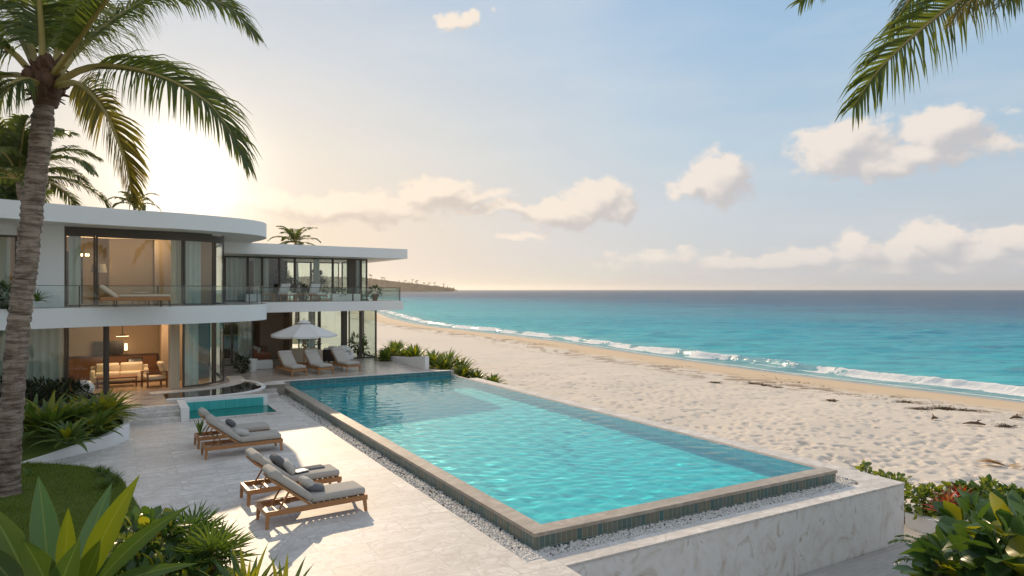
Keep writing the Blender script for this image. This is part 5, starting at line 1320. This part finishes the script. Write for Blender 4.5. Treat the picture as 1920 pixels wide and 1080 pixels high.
p = atd(356, 1010, 10.2); fanpalm('smaller fan palm tucked behind the spiky one', Vector((p.x,p.y,0)), .7, 12, .5, 9, M['broad'])
p = atd(462, 1100, 8.9); rosette('strap_plant', 'bright green upright strap-leaved plant at the bottom edge of the paving', Vector((p.x,p.y,.12)), 34, .95, .085, [M['agave'], M['broady']], None, (35, 86), .5, 'plant', .15, 61)
p = atd(530, 1120, 8.8); rosette('strap_plant', 'strap-leaved plant at the very bottom, right of the bright one', Vector((p.x,p.y,.1)), 26, .85, .075, [M['broady'], M['agave']], None, (30, 86), .5, 'plant', .15, 62)
# ---- shrubs along the sea side of the terrace
gs = 'agave shrubs between terrace and beach'
for k, (px, py, Y_, L, lab) in enumerate((
 (733, 668, 40, .95, 'agave shrub nearest the wing glass above the low wall'), (722, 672, 39, .8, 'small agave shrub against the low wall by the glass'), (757, 668, 39.5, .8, 'agave shrub behind the middle of the low wall'), (776, 668, 39, 1.1, 'tall agave shrub behind the end of the low wall'),
 (742, 652, 44, 1.0, 'agave shrub standing further back by the sand and glass'), (812, 690, 36.5, 1.0, 'yellow green agave shrub just right of the low wall end'), (838, 682, 38.5, 1.3, 'widest agave shrub, in the middle of the bank'), (862, 690, 38, 1.1, 'agave shrub on the bank close to the sand'),
 (832, 700, 35.5, .9, 'dark agave shrub at the terrace corner'), (866, 702, 36.5, 1.0, 'dark agave shrub lower on the bank'), (892, 708, 36.2, .9, 'low agave shrub where the bank meets the pool rim'), (924, 712, 36.2, .75, 'last small agave shrub on the sand beside the pool rim'))):
    X_ = (px-960)/F*Y_; gz = float(ground_z(np.array([X_]), np.array([Y_]))[0]); zt_ = CZ-(py-543)/F*Y_-.15
    o = rosette('agave', lab, Vector((X_, Y_, min(max(gz, zt_-.35), zt_+.1)-.02)), 90, L*1.3, .14, [M['bush'] if k in (8,9,10) else M['agave'], M['broady']], gs, (0, 84), .75, 'agave', .10, 90+k, seg=5)
p = atd(703, 560, 39.3); o = MB().lathe([(.13,0),(.18,.36),(.16,.36)], seg=16).build('plant_pot', M['rust'], loc=Vector((p.x,p.y,3.862))); tag(o, 'brown pot at the sea end of the wing balcony', 'pot')
bush('shrub', 'leafy plant growing in the brown balcony pot', Vector((p.x,p.y,4.15)), [(0,0,.25,.34,.34,.28)], 160, .2, [M['bush'], M['agave']], .35, stems=False)
bush('shrub', 'low plant spilling over the balcony left of the brown pot', Vector((p.x-.65,p.y-.1,3.87)), [(0,0,.15,.45,.3,.2)], 140, .22, [M['bush'], M['agave']], .3, stems=False)
bush('shrub', 'leafy plant growing in the long white planter box', st(4.6,28.0,4.22), [(0,0,.12,.55,.25,.24)], 240, .17, [M['bush'], M['agave']], .35, stems=False)
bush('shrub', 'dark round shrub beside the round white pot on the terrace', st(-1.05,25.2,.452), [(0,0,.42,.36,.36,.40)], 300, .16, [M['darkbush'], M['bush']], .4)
q = lo3+Vector((math.cos(R(32)), math.sin(R(32)), 0))*-.25; rosette('strap_plant', 'slim green plant behind the head of the shaded lounger', Vector((q.x,q.y+.4,.0)), 10, .55, .07, [M['agave']], None, (50,86), .4, 'plant', .55, 71)
# ---- trees behind the villa
for k, (px, py, Y_, rr, lab) in enumerate(((2, 372, 44, 2.2, 'rounded green tree top behind the villa roof at the left edge'), (-90, 380, 48, 3.5, 'dense tree behind the villa, outside the left edge'), (330, 470, 62, 3.0, 'green tree behind the joint of the two houses'))):
    c_ = atd(px, py, Y_); o = thing('tree', lab, 'tree', Vector((c_.x, c_.y, -1)))
    h_ = c_.z+1; MB().tube([(0,0,0),(.1,0,h_*.5),(0,0,h_)], [.25,.2,.1], 8).build('trunk', M['bark'], o)
    lb = [(rng.normal()*rr*.5, rng.normal()*rr*.5, h_+rng.normal()*rr*.3, rr*.6, rr*.6, rr*.45) for _ in range(7)]
    b_ = bush('crown', '', Vector((0,0,0)), lb, 2600, .42, [M['bush'], M['agave']], .5, stems=False); b_.parent = o
    for kk in ('label', 'category'): del b_[kk]
# ---- right hand planting below the wall
cw_ = [(9.8, 16.9), (10.6, 15.5), (11.6, 14.7), (13.5, 14.2), (17, 14.4)]
tag(MB().sweep([tuple(p) for p in spline(cw_, 6)], .22, -1.5, -1.0).build('planter_wall', M['white']), 'low pale planter wall right of the plaster wall corner', 'wall')
bl_ = [tuple(p) for p in spline(cw_, 6)]+[(17.5, 18.5), (12, 20.5), (9.9, 18)]
struct(MB().prism(bl_, -1.9, -1.06, top_z=[-1.06]*(len(bl_)-3)+[-1.8]*3).build('planting_bed', M['soil']), 'soil inside the right planter', 'soil')
def rb(label, px, py, Y_, z, lobes, n, size, mats, w=.6, r2=.25): 
    p = atd(px, py, Y_); return bush('leafy_shrub', label, Vector((p.x, p.y, z)), lobes, n, size, mats, w, 'shrub', ratio2=r2)
rb('light green sea grape shrub behind the plaster wall corner', 1668, 900, 18.2, -1.2, [(0,0,.42,.42,.5,.36),(-.35,.6,.6,.22,.25,.24)], 260, .19, [M['bushlight'], M['agave']], .7, .3)
rb('light green sea grape shrub in front of the sand, left of the red plants', 1722, 915, 17.0, -1.06, [(0,0,.3,.5,.5,.30),(.4,.1,.28,.35,.4,.3)], 320, .19, [M['bushlight'], M['agave']], .7, .3)
rb('sea grape shrub behind the red plants', 1815, 915, 17.0, -1.06, [(0,0,.34,.6,.4,.36),(.6,.2,.36,.45,.35,.36)], 380, .2, [M['bushlight'], M['broad']], .65, .4)
rb('dense green shrub at the right edge in front of the sand', 1900, 920, 15.6, -1.06, [(0,0,.5,.55,.5,.5),(.5,.2,.4,.4,.4,.4)], 360, .26, [M['broad'], M['bushlight']], .55, .35)
for k, (px, py, lab) in enumerate(((1778, 945, 'red bromeliad at the edge of the right planter'), (1802, 936, 'orange red bromeliad right of the first one'), (1766, 962, 'lowest red bromeliad, near the planter wall'))):
    p = at(px, py, -.65); rosette('bromeliad', lab, p, 26, .50, .075, [M['red'], M['brownleaf']], 'red bromeliads in the right planter', (5, 80), .8, 'bromeliad', .0, 120+k, seg=5)
RB = [M['broad'], M['broady']]
rb('large glossy broad-leaved shrub in the lower right corner', 1830, 1040, 11.2, -1.37, [(0,0,1.25,.62,.6,.5),(.45,.1,1.55,.5,.5,.45),(-.4,.1,1.0,.42,.45,.45),(.1,0,.6,.7,.6,.5)], 270, .46, RB, .72, .14)
rb('yellow leaved broad shrub at the right edge', 1915, 985, 10.6, -1.37, [(0,0,1.7,.5,.5,.5),(.1,0,1.0,.5,.5,.6)], 140, .52, [M['broad'], M['broady']], .72, .35)
rb('broad-leaved shrub with dark leaves behind the corner shrub', 1850, 960, 13.0, -1.3, [(0,0,1.0,.75,.6,.55),(.6,0,1.2,.5,.5,.5)], 230, .42, [M['broad'], M['broady']], .7, .2)
p = atd(1800, 1035, 10.6); o = thing('fern', 'rust brown curled leaves low in the corner shrub', 'plant', Vector((p.x,p.y,-1.37)))
mb = MB()
for k in range(6): strap(mb, (0,0,.95), 2.6+k*.35, R(25+k*7), .75, .17, .9, seg=7)
mb.build('frond', M['brownleaf'], o, smooth=True); MB().tube([(0,0,0),(0,0,.97)], [.03,.02], 6).build('stem', M['palmstem'], o)
p = atd(1760, 1010, 12.2); o = thing('fern', 'dark feathery fern hanging out over the grey pavement', 'fern', Vector((p.x,p.y,-1.37)))
for k in range(9):
    a = R(200-k*42); c_ = Vector((p.x,p.y,-.55+.03*k)); frond(o, arc(c_, a+1.2, R(38), .85, 1.3), 22, .24, seed=200+k, lw=.045, base_r=.012, droop=.3, mat=M['broad'])
MB().tube([(0,0,0),(0,0,.85)], [.05,.04], 7).build('stem', M['husk'], o)
# ---- driftwood, dry frond, weed on the sand
def gz(x, y): return float(ground_z(np.array([x]), np.array([y]))[0])
def onsand(px, py):
    z = -1.6
    for _ in range(6): p = at(px, py, z); z = gz(p.x, p.y)
    return at(px, py, z)
for k, (px, py, L, lab) in enumerate(((1826, 797, .9, 'dark forked driftwood on the trodden sand'), (1905, 786, .7, 'flat dark driftwood near the right edge of the beach'), (1752, 787, .5, 'small dark stick on the sand left of the forked driftwood'))):
    p = onsand(px, py); mb = MB(); mb.tube([(-L/2,0,.05),(-.1*L,.05,.10),(.2*L,.02,.09),(L/2,-.06,.05)], [.02,.06,.07,.025], 7); mb.tube([(.1*L,.02,.09),(.25*L,.12,.2),(.42*L,.2,.22)], [.04,.03,.012], 6)
    tag(mb.build('driftwood', M['drift'], smooth=True, loc=p, rot=R(-15+25*k)), lab, 'driftwood', 'driftwood on the sand')
for k, (px, py, L) in enumerate(((1726, 767, 1.0), (1762, 766, .8), (1780, 767, .5), (1810, 770, 1.2), (1695, 755, .6), (1340, 718, .6), (1410, 720, .6), (1432, 723, .7), (1455, 727, .6), (1560, 752, .4), (1885, 800, .5))):
    p = onsand(px, py); n_ = 260; P = np.c_[rng.normal(0, L*.32, n_), rng.normal(0, .12, n_), np.abs(rng.normal(.03, .025, n_))]; tv, tf = leaf_t(.18)
    D_ = np.c_[rng.normal(size=n_), rng.normal(size=n_), rng.normal(size=n_)*.3]
    labs = ('dark heap of seaweed at the wet line, third from the right', 'seaweed heap right beside the longest one', 'tiny seaweed heap between two larger ones', 'largest seaweed heap near the right end of the drift line', 'small seaweed heap at the left of the right group', 'lone seaweed clump on the sand far left', 'first clump of the middle seaweed group', 'middle clump of the seaweed line', 'last clump of the middle seaweed group', 'thin seaweed wisp alone on dry sand', 'little clump beside the forked driftwood')
    tag(MB().inst(tv, tf, frames(P, D_, .16*rng.uniform(.6,1.3,n_))).build('seaweed_clump', M['weed'], loc=p, rot=R(-20)), labs[k], 'seaweed', 'seaweed heaps on the beach')
tv, tf = leaf_t(.2); ms = []
for k in range(2600):
    y = rng.uniform(34, 120); x0_ = np.interp(y, SHY, SHX); dd = 9.8+rng.normal(0, 1.3)+2.0*math.sin(y*.21); x = x0_-dd*1.1
    if vnoise(np.array([x*.35+9]), np.array([y*.35]))[0] < .5: continue
    a = rng.uniform(0, 6.28); s_ = rng.uniform(.08,.26); q = frames([(x, y, gz(x, y)+.03)], [(math.cos(a), math.sin(a), rng.normal()*.15)], s_)[0]; ms.append(q)
tag(MB().inst(tv, tf, ms).build('seaweed', M['weed']), 'thin line of scattered seaweed along the beach', 'seaweed', kind='stuff')
p = onsand(1888, 876); mb = MB()
for k in range(16): strap(mb, (0,0,.03), R(150+rng.normal()*14), R(8+rng.uniform(0,14)), rng.uniform(.6,1.0), .09, .35, seg=5)
for k in range(6): strap(mb, (0,0,.03), R(-20+rng.normal()*16), R(8+rng.uniform(0,10)), rng.uniform(.4,.7), .07, .35, seg=5)
tag(mb.build('dry_palm_leaf', M['deadfrond'], smooth=True, loc=p), 'dried tan palm leaf lying on the sand at the right edge', 'leaf')

# ---- plants inside the wing
for k, (s, t_, z, h_, lab) in enumerate(((1.2, 30.6, 3.865, 1.3, 'indoor plant behind the wing upper glass, near the dark doorway'), (2.0, 30.9, 3.865, 1.9, 'tall indoor plant behind the upper glass above the umbrella'), (2.9, 30.5, 3.865, 1.0, 'low indoor plant behind the upper glass, left of the narrow curtain'), (3.95, 30.8, 3.865, 1.8, 'indoor tree-like plant in the middle of the wing upper room'), (3.4, 30.6, .455, 2.2, 'tall indoor plant behind the ground floor glass above the umbrella'), (6.3, 30.4, .455, 1.3, 'green plant inside the glass corner of the wing ground floor'))):
    bush('indoor_plant', lab, st(s, t_, z), [(0,0,h_*.65,.45,.4,h_*.35),(.2,.1,h_*.4,.4,.4,h_*.3)], 260, .26, [M['bush'], M['agave']], .4, cat='plant')

# ---- the grove behind the viewer that the villa's glass mirrors
for k, (x, y, H, rr, lab) in enumerate(((-30, -8, 9, 4.5, 'tall bushy tree of the grove, far left of the lawn'), (-22, -16, 11, 5, 'tallest dense tree of the grove behind the lawn'), (-13, -20, 9, 4.5, 'round tree of the grove straight behind the lawn'), (-4, -22, 10, 5, 'broad tree of the grove facing the loungers'), (6, -22, 9, 4.5, 'dense tree of the grove facing the pool'), (15, -20, 8, 4, 'smaller tree of the grove towards the beach'), (-36, 4, 9, 4.5, 'tree of the grove beside the left end of the villa'))):
    o = thing('tree', lab, 'tree', Vector((x, y, -1.5)), 0, 'grove behind the lawn'); MB().tube([(0,0,0),(.2,0,H*.5),(0,0,H*.8)], [.35,.28,.12], 8).build('trunk', M['bark'], o)
    lb = [(rng.normal()*rr*.45, rng.normal()*rr*.35, H*.35+rng.random()*H*.55, rr*.6, rr*.55, rr*.5) for _ in range(10)]
    b_ = bush('crown', '', Vector((0,0,0)), lb, 2600, .85, [M['bush'], M['agave']], .55, stems=False); b_.parent = o
    for kk in ('label', 'category'): del b_[kk]
# ------------------------------------------------------------------ sea air
m, t, out = newmat('sea_haze')
v = t.n('ShaderNodeVolumePrincipled'); v.inputs['Color'].default_value = (1, .97, .93, 1); v.inputs['Density'].default_value = .00007; v.inputs['Anisotropy'].default_value = .6
t.t.links.new(v.outputs[0], out.inputs['Volume'])
hz_ = MB().box(-20000, -14000, -8.5, 16000, 15000, 66).build('haze', m); hz_['kind'] = 'stuff'; hz_['label'] = 'thin warm sea haze over the whole bay'; hz_['category'] = 'haze'
for o in list(bpy.data.objects):
    if '_o' in o: del o['_o']
